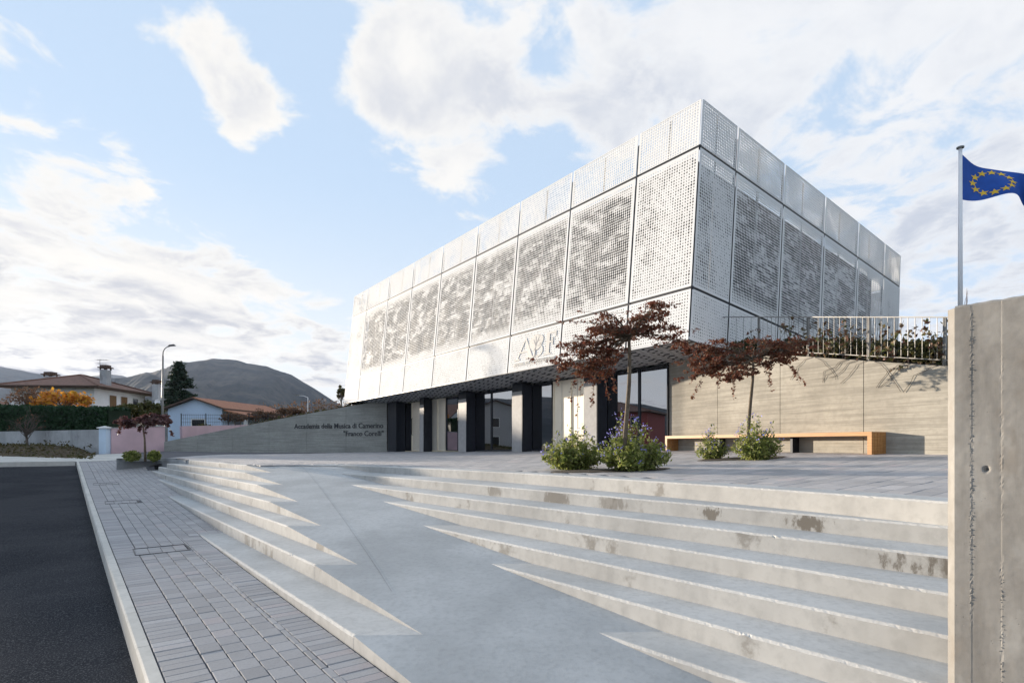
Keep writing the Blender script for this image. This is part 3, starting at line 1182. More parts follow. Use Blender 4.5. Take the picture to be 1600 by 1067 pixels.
# dirt bank below the low concrete wall
b = MB()
rows = []
for i in range(26):
    f = i / 25
    row = []
    for j in range(40):
        gx = j / 39
        P0 = np.array([-19.6, 26.6]) * (1 - gx) + np.array([-44, 33]) * gx
        P1 = np.array([-23.9, 32.9]) * (1 - gx) + np.array([-48, 43.8]) * gx
        p = P0 * (1 - f) + P1 * f
        h0 = -H_pave_u(uv_of(*p)[0]) - .04
        h = h0 + (.50 * sstep(0, .8, f)) * sstep(0, .12, gx) + .06 * mnoise.noise(Vector((p[0] * 1.3, p[1] * 1.3, 1))) * sstep(0, .2, f)
        row.append(w(p[0], p[1], h))
    rows.append(row)
b.grid(rows)
bank = tag(b.build('dirt_bank', M['dirt'], smooth=True), kind='structure')


# ------------------------------------------------------------------ leaves
def leaf_quads(cent, size, flat=0.0, aspect=1.6, rnd=rng, drop=0.0):
    """quads around the centres; flat 0..1 pulls normals up; returns MB"""
    n = len(cent)
    a = rnd.normal(size=(n, 3)); a[:, 2] = a[:, 2] * (1 - flat) - drop
    a /= np.linalg.norm(a, axis=1)[:, None]
    t = rnd.normal(size=(n, 3)); t[:, 2] *= (1 - flat)
    c = np.cross(a, t); c /= (np.linalg.norm(c, axis=1)[:, None] + 1e-9)
    if flat > 0.3:
        up = np.tile([0, 0, 1.0], (n, 1)) + rnd.normal(size=(n, 3)) * (1 - flat)
        c = np.cross(up, a); c /= (np.linalg.norm(c, axis=1)[:, None] + 1e-9)
    s = (np.asarray(size) * rnd.uniform(.6, 1.25, n))[:, None]
    L = a * s * aspect * .5; Wd = c * s * .5
    v = np.stack([cent - L, cent + Wd - L * .1, cent + L, cent - Wd - L * .1], 1).reshape(-1, 3)
    g = MB()
    g.v = [tuple(x) for x in v]
    g.f = [[4 * i, 4 * i + 1, 4 * i + 2, 4 * i + 3] for i in range(n)]
    g.m = [0] * n; g.uv = [None] * n
    return g


def blob(c, r, n, rnd=rng, shell=.35):
    d = rnd.normal(size=(n, 3)); d /= np.linalg.norm(d, axis=1)[:, None]
    rr = rnd.uniform(0, 1, n) ** shell
    return np.asarray(c) + d * rr[:, None] * np.asarray(r)


# ------------------------------------------------------------------ the academy building
YAW = -0.923; TX = -0.1039; TY = -0.0103
ca, sa = math.cos(YAW), math.sin(YAW); cb, sb = math.cos(TX), math.sin(TX); cc, sc_ = math.cos(TY), math.sin(TY)
Rz = Matrix(((ca, -sa, 0), (sa, ca, 0), (0, 0, 1)))
Rx = Matrix(((1, 0, 0), (0, cb, -sb), (0, sb, cb)))
Ry = Matrix(((cc, 0, sc_), (0, 1, 0), (-sc_, 0, cc)))
RB = Rz @ Rx @ Ry
CORNER = Vector((4.3792, 14.0, 2.5888))
FS = [0, 2.0601, 4.7782, 7.5209, 10.2351, 12.967, 15.7271, 18.4096, 21.1446, 23.25]
RS = [0, 1.6501, 4.1884, 6.8334, 9.3873, 11.7085, 13.3002]
ZL = [0, 1.3297, 5.0049, 6.261]
FW, RW = FS[-1], RS[-1]


def bl(x, y, z):
    """box-local survey coords -> world (x along the front to the corner = 0, y back, z up)"""
    p = CORNER + RB @ Vector((x, y, z))
    return w(*p)


bld = empty('academy_building', w(0, 19, -.3),
            'white box building clad in perforated metal panels with glazed ground floor', 'building')
GAP = .034


def panel(face, i0, i1, z0, z1, kind):
    g = MB(); th = .012
    a0, a1 = i0 + GAP, i1 - GAP
    zz0, zz1 = z0 + (GAP if z0 > .01 else 0), z1 - (GAP if z1 < 6.2 else 0)
    cs = []
    for d in (0, th):
        for (a, z) in ((a0, zz0), (a1, zz0), (a1, zz1), (a0, zz1)):
            if face == 'f': cs.append(bl(-a, d, z))
            elif face == 'r': cs.append(bl(-d, a, z))
            elif face == 'b': cs.append(bl(-a, RW - d, z))
            else: cs.append(bl(-FW + d, a, z))
    q = [(a0, zz0), (a1, zz0), (a1, zz1), (a0, zz1)] * 2
    off = {'f': 0, 'r': 31.3, 'b': 57.1, 'l': 83.7}[face]
    uvs = [((a + off) * S, z * S) for a, z in q]
    fs_ = [(0, 1, 2, 3), (7, 6, 5, 4), (0, 4, 5, 1), (1, 5, 6, 2), (2, 6, 7, 3), (3, 7, 4, 0)]
    g.add(cs, fs_, 0, uvs)
    o = g.build('facade_panel', M['perf_' + kind], bld)
    u2 = o.data.uv_layers.new(name='Panel')
    pq = [(0, 0), (1, 0), (1, 1), (0, 1)] * 2
    flat = []
    for f in fs_:
        for k in f: flat += list(pq[k])
    u2.data.foreach_set('uv', flat)
    return o


for face, SS in (('f', FS), ('r', RS), ('b', FS), ('l', RS)):
    nn = len(SS) - 1
    for i in range(nn):
        for j in range(3):
            kind = ('low', 'mid', 'top')[j]
            if j == 1 and (i == 0 or i == nn - 1): kind = 'corner'
            panel(face, SS[i], SS[i + 1], ZL[j], ZL[j + 1], kind)
# dark rails behind the joints and posts
for face, SS in (('f', FS), ('r', RS)):
    for z in ZL[1:3]:
        g = MB()
        if face == 'f': g.bar(bl(.0, .05, z), bl(-FW, .05, z), .05, .10)
        else: g.bar(bl(-.05, 0, z), bl(-.05, RW, z), .05, .10)
        g.build('joint_rail', M['joint_rail'], bld)
    for a in SS[1:-1]:
        g = MB()
        p = (lambda z: bl(-a, .055, z)) if face == 'f' else (lambda z: bl(-.055, a, z))
        g.bar(p(.0), p(5.93), .09, .055, up=RB @ Vector((1, 0, 0)))
        g.build('joint_post', M['joint_rail'], bld)
    # inner framing seen through the holes
    for i in range(len(SS) - 1):
        a = (SS[i] + SS[i + 1]) / 2
        p = (lambda z: bl(-a, .10, z)) if face == 'f' else (lambda z: bl(-.10, a, z))
        g = MB(); g.bar(p(.05), p(6.2), .05, .04, up=RB @ Vector((1, 0, 0)))
        g.build('inner_post', M['pier'], bld)
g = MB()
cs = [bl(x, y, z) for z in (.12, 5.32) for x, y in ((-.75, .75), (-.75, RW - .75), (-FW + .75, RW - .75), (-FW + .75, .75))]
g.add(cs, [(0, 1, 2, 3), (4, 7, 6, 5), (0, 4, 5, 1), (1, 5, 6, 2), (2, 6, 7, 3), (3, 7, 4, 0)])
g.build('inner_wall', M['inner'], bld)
# soffit: pale board with a dark staggered grille below it
g = MB()
cs = [bl(x, y, z) for z in (.03, .08) for x, y in ((-.02, .02), (-.02, 3.4), (-FW + .02, 3.4), (-FW + .02, .02))]
g.add(cs, [(0, 1, 2, 3), (4, 7, 6, 5), (0, 4, 5, 1), (1, 5, 6, 2), (2, 6, 7, 3), (3, 7, 4, 0)])
g.build('soffit_board', M['white_metal'], bld)
g = MB()
ax, ay, az = (RB @ Vector(v) for v in ((1, 0, 0), (0, 1, 0), (0, 0, 1)))
yy = .06; r = 0
while yy < 1.95:
    g.box(bl(-FW / 2, yy, .0245), ax * (FW / 2 - .03) * S, ay * .017, az * .0035)
    x = -.2 - (.19 if r % 2 else 0)
    while x > -FW:
        ln = random.choice((.04, .04, .10))
        g.box(bl(x, yy + .055, .025), ax * ln, ay * .037, az * .0028)
        x -= .62
    yy += .11; r += 1
tag(g.build('soffit_grille', M['dark_metal'], bld), kind='stuff')
g = MB()
g.bar(bl(.0, .02, -.006), bl(-FW, .02, -.006), .05, .02)
g.bar(bl(-.02, 0, -.006), bl(-.02, RW, -.006), .05, .02)
g.build('edge_trim', M['dark_metal'], bld)


def u_px(px, vp):
    q = (px - 800) / FPX
    Y = vp / (.7967 * q + .6042)
    return uv_of(q * Y, Y)[0]


def soff(u, v):
    """underside of the box at (u, v), height over camera"""
    X, Y = xy_of(u, v)
    n = RB @ Vector((0, 0, 1))
    return CORNER.z - (n.x * (X - CORNER.x) + n.y * (Y - CORNER.y)) / n.z


def vbox(u0, u1, v0, v1, h0, h1, name, material, parent=bld, m2=None):
    """upright block between u0..u1, v0..v1; h1 None = up to the soffit"""
    g = MB()
    lo, hi = [], []
    for u, v in ((u0, v0), (u1, v0), (u1, v1), (u0, v1)):
        X, Y = xy_of(u, v)
        lo.append(w(X, Y, (-H_plaza(X, Y) - .05) if h0 is None else h0))
        hi.append(w(X, Y, soff(u, v) - .004 if h1 is None else h1))
    g.add(lo + hi, [(0, 1, 2, 3), (4, 7, 6, 5), (0, 4, 5, 1), (1, 5, 6, 2), (2, 6, 7, 3), (3, 7, 4, 0)])
    return g.build(name, material, parent)


piers = [(655.5, 662), (716, 728.6), (800, 816), (912, 933)]
for a, c in piers:
    u1, u0 = u_px(a, V_PIER), u_px(c, V_PIER)
    um = (u0 + u1) / 2
    top = soff(um, V_PIER) - .34
    p = vbox(u0 + .03, u1, V_PIER, V_GLASS - .03, None, top, 'pier', M['pier'])
    vbox(u0, u0 + .03, V_PIER + .002, V_GLASS - .03, None, None, 'reveal_panel', M['navy'])
    vbox(u0 + .03, u1, V_PIER + .01, V_GLASS - .03, top, None, 'fascia', M['dark_metal'])
# left return beside the sign wall
u1, u0 = u_px(606, V_PIER - .05), u_px(619, V_PIER - .05)
vbox(u0, u1 - .01, V_PIER - .05, V_GLASS - .03, None, None, 'reveal_panel', M['navy'])
vbox(u_px(627, V_PIER + .3), u0 - .005, V_PIER + .25, V_GLASS - .03, None, None, 'reveal_panel', M['dark_metal'])

FR = .035


def framed(pa, pb, name, material, frame=M['dark_metal'], sill=.10):
    """a pane or a door leaf between two picture columns in the glass plane, with its frame as a sub-part"""
    u1, u0 = u_px(pa, V_GLASS), u_px(pb, V_GLASS)
    um = (u0 + u1) / 2
    X, Y = xy_of(um, V_GLASS)
    hb = -H_plaza(X, Y) + .03
    ht = soff(um, V_GLASS) - .035
    p = vbox(u0 + FR, u1 - FR, V_GLASS - .01, V_GLASS + .01, hb + FR, ht - FR, name, material)
    g = MB()
    cor = [(u0, hb), (u1, hb), (u1, ht), (u0, ht)]
    for i in range(4):
        (ua, ha), (ub, hb2) = cor[i], cor[(i + 1) % 4]
        if i % 2 == 0:
            s_ = FR / 2 if i == 0 else -FR / 2
            g.bar(wuv(ua, V_GLASS - .015, ha + s_), wuv(ub, V_GLASS - .015, hb2 + s_), .06, FR * S)
        else:
            s_ = -FR / 2 if i == 1 else FR / 2
            g.bar(wuv(ua + s_, V_GLASS - .015, ha + (FR if i == 1 else -FR)), wuv(ub + s_, V_GLASS - .015, hb2 - (FR if i == 1 else -FR)), FR * S, .06, up=(V[0], V[1], 0))
    g.build('frame', frame, p)
    return p, u0, u1, hb, ht


panes = [(621, 643.5), (698, 716.5), (740, 768.5), (768.8, 802), (829, 864), (946, 999.5), (999.9, 1044.8)]
for a, c in panes:
    framed(a, c, 'glass_pane', M['glass'])
doors = [(644, 656.5), (672, 684), (684.2, 697), (865.3, 892), (892.3, 913.5)]
for a, c in doors:
    d_, u0, u1, hb, ht = framed(a, c, 'door', M['cream'], M['cream'])
    g = MB()
    nseam = 9 if c < 700 else 2
    for q in range(1, nseam):
        uq = u0 + FR + (u1 - u0 - 2 * FR) * q / nseam
        g.bar(wuv(uq, V_GLASS - .0125, hb + FR + .02), wuv(uq, V_GLASS - .0125, ht - FR - .02), .012, .008, up=(V[0], V[1], 0))
    g.build('seam', M['pier'], d_)
    if a == 644:
        g = MB()
        uh = u1 - .12
        g.tube([wuv(uh, V_GLASS - .02, .75 - .25), wuv(uh, V_GLASS - .09, .75 - .25), wuv(uh, V_GLASS - .09, 1.35), wuv(uh, V_GLASS - .02, 1.35)], .018, 6)
        g.build('handle', M['dark_metal'], d_)
# interior of the hall behind the glass
vbox(u_px(1044, V_GLASS) - .1, 29, 18.4, 18.6, -.6, 2.1, 'interior_wall', M['grey_wall'])
g = MB()
g.add([wuv(9, V_GLASS + .05, -.33), wuv(29, V_GLASS + .05, -.43), wuv(29, 18.4, -.43), wuv(9, 18.4, -.33)], [(0, 1, 2, 3)])
g.build('interior_floor', M['grey_wall'], bld)


# ABF emblem on the low panel, with the name under it
def bl_letter(pts_list, name, material, d=.02, parent=bld):
    g = MB()
    for pts in pts_list:
        n = len(pts)
        g.add([bl(x, -d, z) for x, z in pts] + [bl(x, .0, z) for x, z in pts],
              [tuple(range(n)), tuple(range(2 * n - 1, n - 1, -1))] + [(i, n + i, n + (i + 1) % n, (i + 1) % n) for i in range(n)])
    return g.build(name, material, parent)


def arc(cx, cz, rx, rz, a0, a1, n=14):
    return [(cx + rx * math.cos(math.radians(a0 + (a1 - a0) * i / (n - 1))), cz + rz * math.sin(math.radians(a0 + (a1 - a0) * i / (n - 1)))) for i in range(n)]


XL, XR, ZB, ZT = -7.15, -5.02, .37, 1.10
lw = (XR - XL)
ax0 = XL
A_ = [[(ax0, ZB), (ax0 + .30, ZB), (ax0 + .30, ZB + .05), (ax0 + .20, ZB + .05), (ax0 + .56, ZT - .06), (ax0 + .53, ZT - .02), (ax0 + .12, ZB + .05), (ax0, ZB + .05)],
      [(ax0 + .53, ZT), (ax0 + .60, ZT), (ax0 + .98, ZB + .05), (ax0 + 1.06, ZB + .05), (ax0 + 1.06, ZB), (ax0 + .62, ZB), (ax0 + .62, ZB + .05), (ax0 + .74, ZB + .05)],
      [(ax0 + .27, ZB + .23), (ax0 + .70, ZB + .23), (ax0 + .68, ZB + .28), (ax0 + .29, ZB + .28)]]
bx = ax0 + 1.02
crownp = arc(bx + .10, ZB + .50, .34, .27, 0, 345, 22)
B_ = [crownp,
      [(bx + .02, ZB + .02), (bx + .14, ZB + .02), (bx + .11, ZB + .3), (bx + .05, ZB + .3)],
      [(x, z) for x, z in arc(bx + .24, ZB + .20, .25, .20, -110, 100)] + [(x, z) for x, z in reversed(arc(bx + .24, ZB + .20, .17, .15, -110, 100))],
      [(x, z) for x, z in arc(bx + .28, ZB + .56, .21, .17, -80, 110)] + [(x, z) for x, z in reversed(arc(bx + .28, ZB + .56, .15, .12, -80, 110))]]
fx = ax0 + 1.58
F_ = [[(fx, ZB), (fx + .34, ZB), (fx + .34, ZB + .04), (fx + .25, ZB + .04), (fx + .25, ZT), (fx + .09, ZT), (fx + .09, ZB + .04), (fx, ZB + .04)],
      [(fx + .251, ZT - .06), (fx + .52, ZT - .06), (fx + .52, ZT - .17), (fx + .56, ZT - .17), (fx + .56, ZT), (fx + .251, ZT)],
      [(fx + .251, ZB + .38), (fx + .38, ZB + .38), (fx + .38, ZB + .29), (fx + .42, ZB + .29), (fx + .42, ZB + .54), (fx + .38, ZB + .54), (fx + .38, ZB + .44), (fx + .251, ZB + .44)]]
logo = bl_letter(A_ + B_ + F_, 'emblem', M['logo'], .014)
br = []
for (x0, z0, x1, z1, t) in ((bx + .08, ZB + .02, bx + .12, ZB + .42, .035), (bx + .11, ZB + .38, bx - .02, ZB + .60, .018), (bx + .12, ZB + .40, bx + .26, ZB + .66, .02),
                            (bx + .11, ZB + .45, bx + .10, ZB + .70, .014), (bx + .18, ZB + .52, bx + .32, ZB + .55, .012), (bx + .05, ZB + .48, bx - .1, ZB + .5, .012)):
    dx, dz = x1 - x0, z1 - z0
    l_ = math.hypot(dx, dz); nx, nz_ = -dz / l_ * t / 2, dx / l_ * t / 2
    br.append([(x0 + nx, z0 + nz_), (x0 - nx, z0 - nz_), (x1 - nx * .5, z1 - nz_ * .5), (x1 + nx * .5, z1 + nz_ * .5)])
bl_letter(br, 'emblem_tree', M['pier'], .02, logo)


def text_mesh(body, size, mtx, material, name, parent, extrude=.01, align='LEFT', width=None, bold=0.0):
    cu = bpy.data.curves.new('lettering', 'FONT')
    cu.body = body; cu.size = size; cu.extrude = extrude; cu.align_x = align; cu.offset = bold
    cu.resolution_u = 3
    o = bpy.data.objects.new('lettering', cu)
    COL.objects.link(o)
    dg = bpy.context.evaluated_depsgraph_get()
    me = bpy.data.meshes.new_from_object(o.evaluated_get(dg))
    bpy.data.objects.remove(o)
    me.materials.clear(); me.materials.append(material)
    xs = [v.co.x for v in me.vertices]
    if width:
        k = width / (max(xs) - min(xs))
        for v in me.vertices: v.co.x *= k
    return inst(me, name, parent, mtx)


mt = Matrix((ax, az, -ay)).transposed().to_4x4()
mt.translation = bl(XL, -.012, .17)
text_mesh('ANDREA BOCELLI FOUNDATION', .15, mt, M['logo'], 'lettering', bld, .006, width=2.12 * S, bold=.004)

# ------------------------------------------------------------------ retaining wall with bench and railing
def wall_pt(s, d=0.0):
    p = WALL_A + WD * s + WN * d
    return p


def s_px(px):
    q = (px - 800) / FPX
    return (q * WALL_A[1] - WALL_A[0]) / (WD[0] - q * WD[1])


TOPX = [1045, 1122, 1218, 1260, 1349, 1478, 1600, 2400]
TOPY = [553, 553.5, 555, 557, 563.4, 572, 579, 625]


def wall_top(s):
    p = wall_pt(s)
    px = 800 + FPX * p[0] / p[1]
    return (HOR - np.interp(px, TOPX, TOPY)) / FPX * p[1]


rw = empty('retaining_wall', w(*wall_pt(4), -.2), 'long board-marked concrete retaining wall behind the wooden bench', 'wall')
joints = [0, s_px(1122), s_px(1218), s_px(1349.3)]
dj = (joints[3] - joints[0]) / 3
joints = [dj * i for i in range(7)]
for i in range(len(joints) - 1):
    s0, s1 = joints[i] + .007, joints[i + 1] - .007
    g = MB()
    n = 6
    F, B = [], []
    for d, L_ in ((0, F), (.28, B)):
        bot = [w(*wall_pt(s, d), -H_plaza(*wall_pt(s)) - .1) for s in lin(s0, s1, n)]
        top = [w(*wall_pt(s, d), wall_top(s)) for s in lin(s0, s1, n)]
        L_ += [bot, top]
    g.grid([F[0], F[1]]); g.grid([F[1], B[1]]); g.grid([B[1], B[0]])
    g.add([F[0][0], B[0][0], B[1][0], F[1][0]], [(0, 1, 2, 3)])
    g.add([F[0][-1], F[1][-1], B[1][-1], B[0][-1]], [(0, 1, 2, 3)])
    g.build('wall_panel', M['wall_warm'], rw)
g = MB()
L0 = [w(*wall_pt(s, .02), -.6) for s in lin(0, joints[-1], 12)]
L1 = [w(*wall_pt(s, .02), wall_top(s) - .03) for s in lin(0, joints[-1], 12)]
L2 = [w(*wall_pt(s, .26), wall_top(s) - .03) for s in lin(0, joints[-1], 12)]
g.grid([L0, L1, L2])
g.build('core', M['joint'], rw)

# bench along the wall
sB0, sB1 = s_px(1030), s_px(1384)
sB1 = s_px(1384.5)
BD = .405
sB0 = .35
bench = empty('bench', w(*wall_pt((sB0 + sB1) / 2, -BD / 2), -.2), 'long low wooden slatted bench against the concrete wall', 'bench')


def hb_(s):
    return -H_plaza(*wall_pt(s, -BD / 2))


BH = .425; BT = .075
nsl = 5
for i in range(nsl):
    d0 = -BD + i * BD / nsl + .004; d1 = -BD + (i + 1) * BD / nsl - .004
    g = MB()
    ss = lin(sB0, sB1, 8)
    A0 = [w(*wall_pt(s, d0), hb_(s) + BH) for s in ss]; A1 = [w(*wall_pt(s, d1), hb_(s) + BH) for s in ss]
    B0 = [p - Vector((0, 0, BT * S)) for p in A0]; B1 = [p - Vector((0, 0, BT * S)) for p in A1]
    g.grid([B0, A0]); g.grid([A0, A1]); g.grid([A1, B1]); g.grid([B1, B0])
    g.add([A0[0], B0[0], B1[0], A1[0]], [(0, 1, 2, 3)]); g.add([A0[-1], A1[-1], B1[-1], B0[-1]], [(0, 1, 2, 3)])
    g.build('slat', M['wood'], bench)
    # end legs: one board per slat, at both ends and the middle
    for s0, s1 in ((sB1 - .085, sB1), (sB0, sB0 + .085)):
        g = MB()
        pts = [(s0, d0), (s1, d0), (s1, d1), (s0, d1)]
        lo = [w(*wall_pt(s, d), hb_(s) - .0) for s, d in pts]; hi = [w(*wall_pt(s, d), hb_(s) + BH - BT - .002) for s, d in pts]
        g.add(lo + hi, [(3, 2, 1, 0), (4, 5, 6, 7), (0, 1, 5, 4), (1, 2, 6, 5), (2, 3, 7, 6), (3, 0, 4, 7)])
        g.build('leg', M['wood'], bench)
for sc0 in lin(sB0 + 1.9, sB1 - 2.0, 3):      # slim set-back steel brackets carrying the seat
    g = MB()
    pts = [(sc0, -BD + .2), (sc0 + .06, -BD + .2), (sc0 + .06, -.01), (sc0, -.01)]
    lo = [w(*wall_pt(s, d), hb_(s)) for s, d in pts]; hi = [w(*wall_pt(s, d), hb_(s) + BH - BT - .004) for s, d in pts]
    g.add(lo + hi, [(3, 2, 1, 0), (4, 5, 6, 7), (0, 1, 5, 4), (1, 2, 6, 5), (2, 3, 7, 6), (3, 0, 4, 7)])
    g.build('support', M['dark_metal'], bench)

# railing on the wall
rail = empty('railing', w(*wall_pt(4, .14), 1.6), 'thin grey steel bar railing on top of the retaining wall', 'railing')
RAILY = 494.6
DR = .14


def rail_top(s):
    p = wall_pt(s, 0)
    return (HOR - RAILY) / FPX * p[1]


sp = [s_px(x) for x in (1111.5, 1179, 1257, 1351.5, 1468.5)]
dsp = (sp[4] - sp[1]) / 3
posts = [sp[0]] + [sp[1] + dsp * i for i in range(6)]
g = MB()
g.bar(w(*wall_pt(posts[0], DR), rail_top(posts[0])), w(*wall_pt(posts[-1], DR), rail_top(posts[-1])), .045, .02)
g.build('top_rail', M['steel'], rail)
g = MB()
g.bar(w(*wall_pt(posts[0], DR), wall_top(posts[0]) + .1), w(*wall_pt(posts[2], DR), wall_top(posts[2]) + .09), .03, .015)
g.bar(w(*wall_pt(posts[2], DR), wall_top(posts[2]) + .09), w(*wall_pt(posts[-1], DR), wall_top(posts[-1]) + .09), .03, .015)
g.build('bottom_rail', M['steel'], rail)
g = MB(); g.box((0, 0, .5), (.0042, 0, 0), (0, .0042, 0), (0, 0, .5)); bar_me = g.build('bar', M['steel']).data
bpy.data.objects.remove(bpy.data.objects['bar'])
for i in range(len(posts) - 1):
    s0, s1 = posts[i], posts[i + 1]
    g = MB()
    for dd in (-.02, .02):
        p = wall_pt(s0 + dd * .8, DR)
        g.bar(w(*p, wall_top(s0) - .05), w(*p, rail_top(s0) - .004), .012, .05, up=(WN[0], WN[1], 0))
    g.build('post', M['steel'], rail)
    nb = 11 if i else 6
    for q in range(1, nb):
        s = s0 + (s1 - s0) * q / nb
        z0 = w(*wall_pt(s, DR), wall_top(s) + .1); z1 = w(*wall_pt(s, DR), rail_top(s))
        mt = Matrix.Diagonal((1, 1, z1.z - z0.z, 1)); mt.translation = z0
        inst(bar_me, 'bar', rail, mt)

# garden slope behind the wall
GP = np.array([(4.64, 16.76, 2.52), (7.5, 9.8, 1.24), (15.2, 22.1, 3.95), (15, 9, 1.9), (5.6, 14.4, 2.1)])
A_g = np.c_[np.ones(5), GP[:, 0], GP[:, 1]]
gq = np.linalg.lstsq(A_g, GP[:, 2], rcond=None)[0]


def H_gard(X, Y):
    return gq[0] + gq[1] * X + gq[2] * Y


b = MB()
rows = []
for s in lin(0.0, 14.0, 30):
    row = []
    for d in (.2, .6, 1.2, 2, 3.5, 6, 10, 16, 26):
        p = wall_pt(s, d)
        k = sstep(.2, 2.0, d)
        h = (wall_top(s) - .06) * (1 - k) + k * H_gard(*p) + .04 * mnoise.noise(Vector((p[0], p[1], 2)))
        row.append(w(p[0], p[1], h))
    rows.append(row)
b.grid(rows)
tag(b.build('garden', M['garden'], smooth=True), kind='structure')

# shrubs along the railing
SHR = 'shrubs growing behind the railing'
for i in range(7):
    s0 = s_px(1092) + i * 1.02
    pts = []
    for q in range(9):
        s = s0 + random.uniform(0, 1.02); d = random.uniform(.35, 1.3)
        p = wall_pt(s, d)
        top = (HOR - 530 - random.uniform(-3, 6)) / FPX * p[1]
        bs = wall_top(s) - .05
        pts.append(blob((p[0] * S, p[1] * S, CZ + S * (bs + top) / 2), (.36, .36, max(.1, (top - bs) / 2 * S)), 260, shell=.5))
    p = wall_pt(s0 + .5, .8)
    root = empty('shrub', w(*p, wall_top(s0 + .5) - .05))
    tag(root, 'dark green shrub behind the railing, %s from the white building corner' % ['first', 'second', 'third', 'fourth', 'fifth', 'sixth', 'seventh and last'][i], 'shrub', SHR)
    leaf_quads(np.concatenate(pts), .075).build('foliage', M['leaf_garden'], root)
    g = MB()
    for q in range(7):
        s = s0 + random.uniform(.1, .9); p = wall_pt(s, random.uniform(.4, 1.1))
        a = w(*p, wall_top(s) - .1)
        g.tube([a, a + Vector((random.uniform(-.1, .1), random.uniform(-.1, .1), .25)), a + Vector((random.uniform(-.2, .2), random.uniform(-.2, .2), .5))], [.012, .009, .004], 4)
    g.build('stem', M['bark_grey'], root)
# climbers on the rail and hanging over the wall
cl = []
for i, (sa_, sb_) in enumerate(((s_px(1180), s_px(1262)), (s_px(1270), s_px(1350)), (s_px(1356), s_px(1476)))):
    root = empty('climbing_plant', w(*wall_pt((sa_ + sb_) / 2, .2), wall_top((sa_ + sb_) / 2)))
    tag(root, ['bare climbing plant on the railing behind the right-hand small maple', 'climbing plant with reddish leaves and trailing stems on the middle railing bay',
               'leafy climbing plant on the railing bay beside the concrete pillar'][i], 'climber', 'climbing plants on the railing')
    g = MB(); cents = []
    for q in range(16):
        s = random.uniform(sa_, sb_)
        p = np.array(w(*wall_pt(s, .22), wall_top(s)))
        pts = [Vector(p)]
        d = np.array([WD[0] * random.uniform(-1, 1), WD[1] * random.uniform(-1, 1), 1.0])
        for k in range(7):
            d = d + rng.normal(size=3) * .45; d[2] = max(d[2], -.2)
            if p[2] > CZ + S * rail_top(s) - .05: d[2] = -.25
            p = p + d / np.linalg.norm(d) * .13
            pts.append(Vector(p))
            if random.random() < (.75 if i else .35):
                cents.append(blob(p, (.09, .09, .08), 5))
        g.tube(pts, [.006] * 4 + [.004] * (len(pts) - 4), 4)
    if i >= 1:
        for q in range(5):
            s = random.uniform(sa_, sb_); dirn = random.choice((-1, 1))
            pts = []
            for k in range(8):
                f = k / 7
                ss_ = s + dirn * f * random.uniform(.5, .7)
                pts.append(w(*wall_pt(ss_, -.015 - .01 * random.random() if k else .1), wall_top(ss_) - (.5 * f * f * random.uniform(.8, 1.1)) + (.02 if k == 0 else 0)))
            g.tube(pts, .005, 4)
    g.build('stem', M['bark_grey'], root)
    leaf_quads(np.concatenate(cents), .06).build('foliage', M['leaf_climber'], root)

# ------------------------------------------------------------------ sign wall on the left
SW_A = np.array([-6.88, 31.15]); SW_B = np.array([-21.5, 35.0])
SWD = (SW_B - SW_A) / np.linalg.norm(SW_B - SW_A); SWL = np.linalg.norm(SW_B - SW_A)
SWN = np.array([-SWD[1], SWD[0]])
if SWN[1] < 0: SWN = -SWN
swall = empty('sign_wall', w(*(SW_A + SWD * 5), -.4), 'grey concrete wedge wall carrying the academy name in dark letters', 'wall')


def sw(s, d, h):
    p = SW_A + SWD * s + SWN * d
    return w(p[0], p[1], h)


def sw_top(s):
    f = s / SWL
    p = SW_A + SWD * s
    px = 800 + FPX * p[0] / p[1]
    return (HOR - np.interp(px, [255, 440, 605], [690.5, 653.7, 623.8])) / FPX * p[1]


jn = lin(0, SWL, 7)
for i in range(6):
    s0, s1 = jn[i] + .006, jn[i + 1] - .006
    g = MB()
    n = 5
    rows = []
    for d, e in ((0, 0), (0, 1), (.3, 1), (.3, 0)):
        rows.append([sw(s, d, sw_top(s) if e else -.75) for s in lin(s0, s1, n)])
    g.grid(rows)
    g.add([rows[k][0] for k in range(4)], [(0, 1, 2, 3)]); g.add([rows[k][-1] for k in range(4)], [(3, 2, 1, 0)])
    g.build('wall_panel', M['wall_cool'], swall)
rt = -Vector((SWD[0], SWD[1], 0)); up = Vector((0, 0, 1)); ou = rt.cross(up)
for body, px0, px1, py in (('Accademia della Musica di Camerino', 460, 599, 669.5), ('"Franco Corelli"', 536.5, 599, 681)):
    q1 = (px1 - 800) / FPX
    s_r = (q1 * SW_A[1] - SW_A[0]) / (SWD[0] - q1 * SWD[1])
    q0 = (px0 - 800) / FPX
    s_l = (q0 * SW_A[1] - SW_A[0]) / (SWD[0] - q0 * SWD[1])
    pl = SW_A + SWD * s_l
    h = (HOR - py) / FPX * pl[1]
    hr = -h
    mt = Matrix((rt, up, ou)).transposed().to_4x4()
    mt.translation = sw(s_l, -.012, h)
    text_mesh(body, .43, mt, M['letter_dark'], 'lettering', swall, .012, width=abs(s_l - s_r) * S, bold=.003)
# grass tufts on the garden behind the sign wall
g = MB(); rows = []
for s in lin(-3, SWL, 24):
    rows.append([sw(s, d, sw_top(max(0, s)) - .05 + .02 * d - .05 * max(0, s - SWL * .5) * d * .05) for d in (.29, 1, 2.5, 5, 9)])
g.grid(rows)
tag(g.build('lawn', M['garden'], smooth=True), kind='structure')
cs = []
for i in range(2600):
    s = random.uniform(0, SWL * .62); d = random.uniform(.3, 2.6)
    p = sw(s, d, sw_top(s) - .02 + random.uniform(0, .22) * random.random())
    cs.append(p)
tag(leaf_quads(np.array(cs), .13, 0, 2.2).build('grass', M['grass']), kind='stuff')

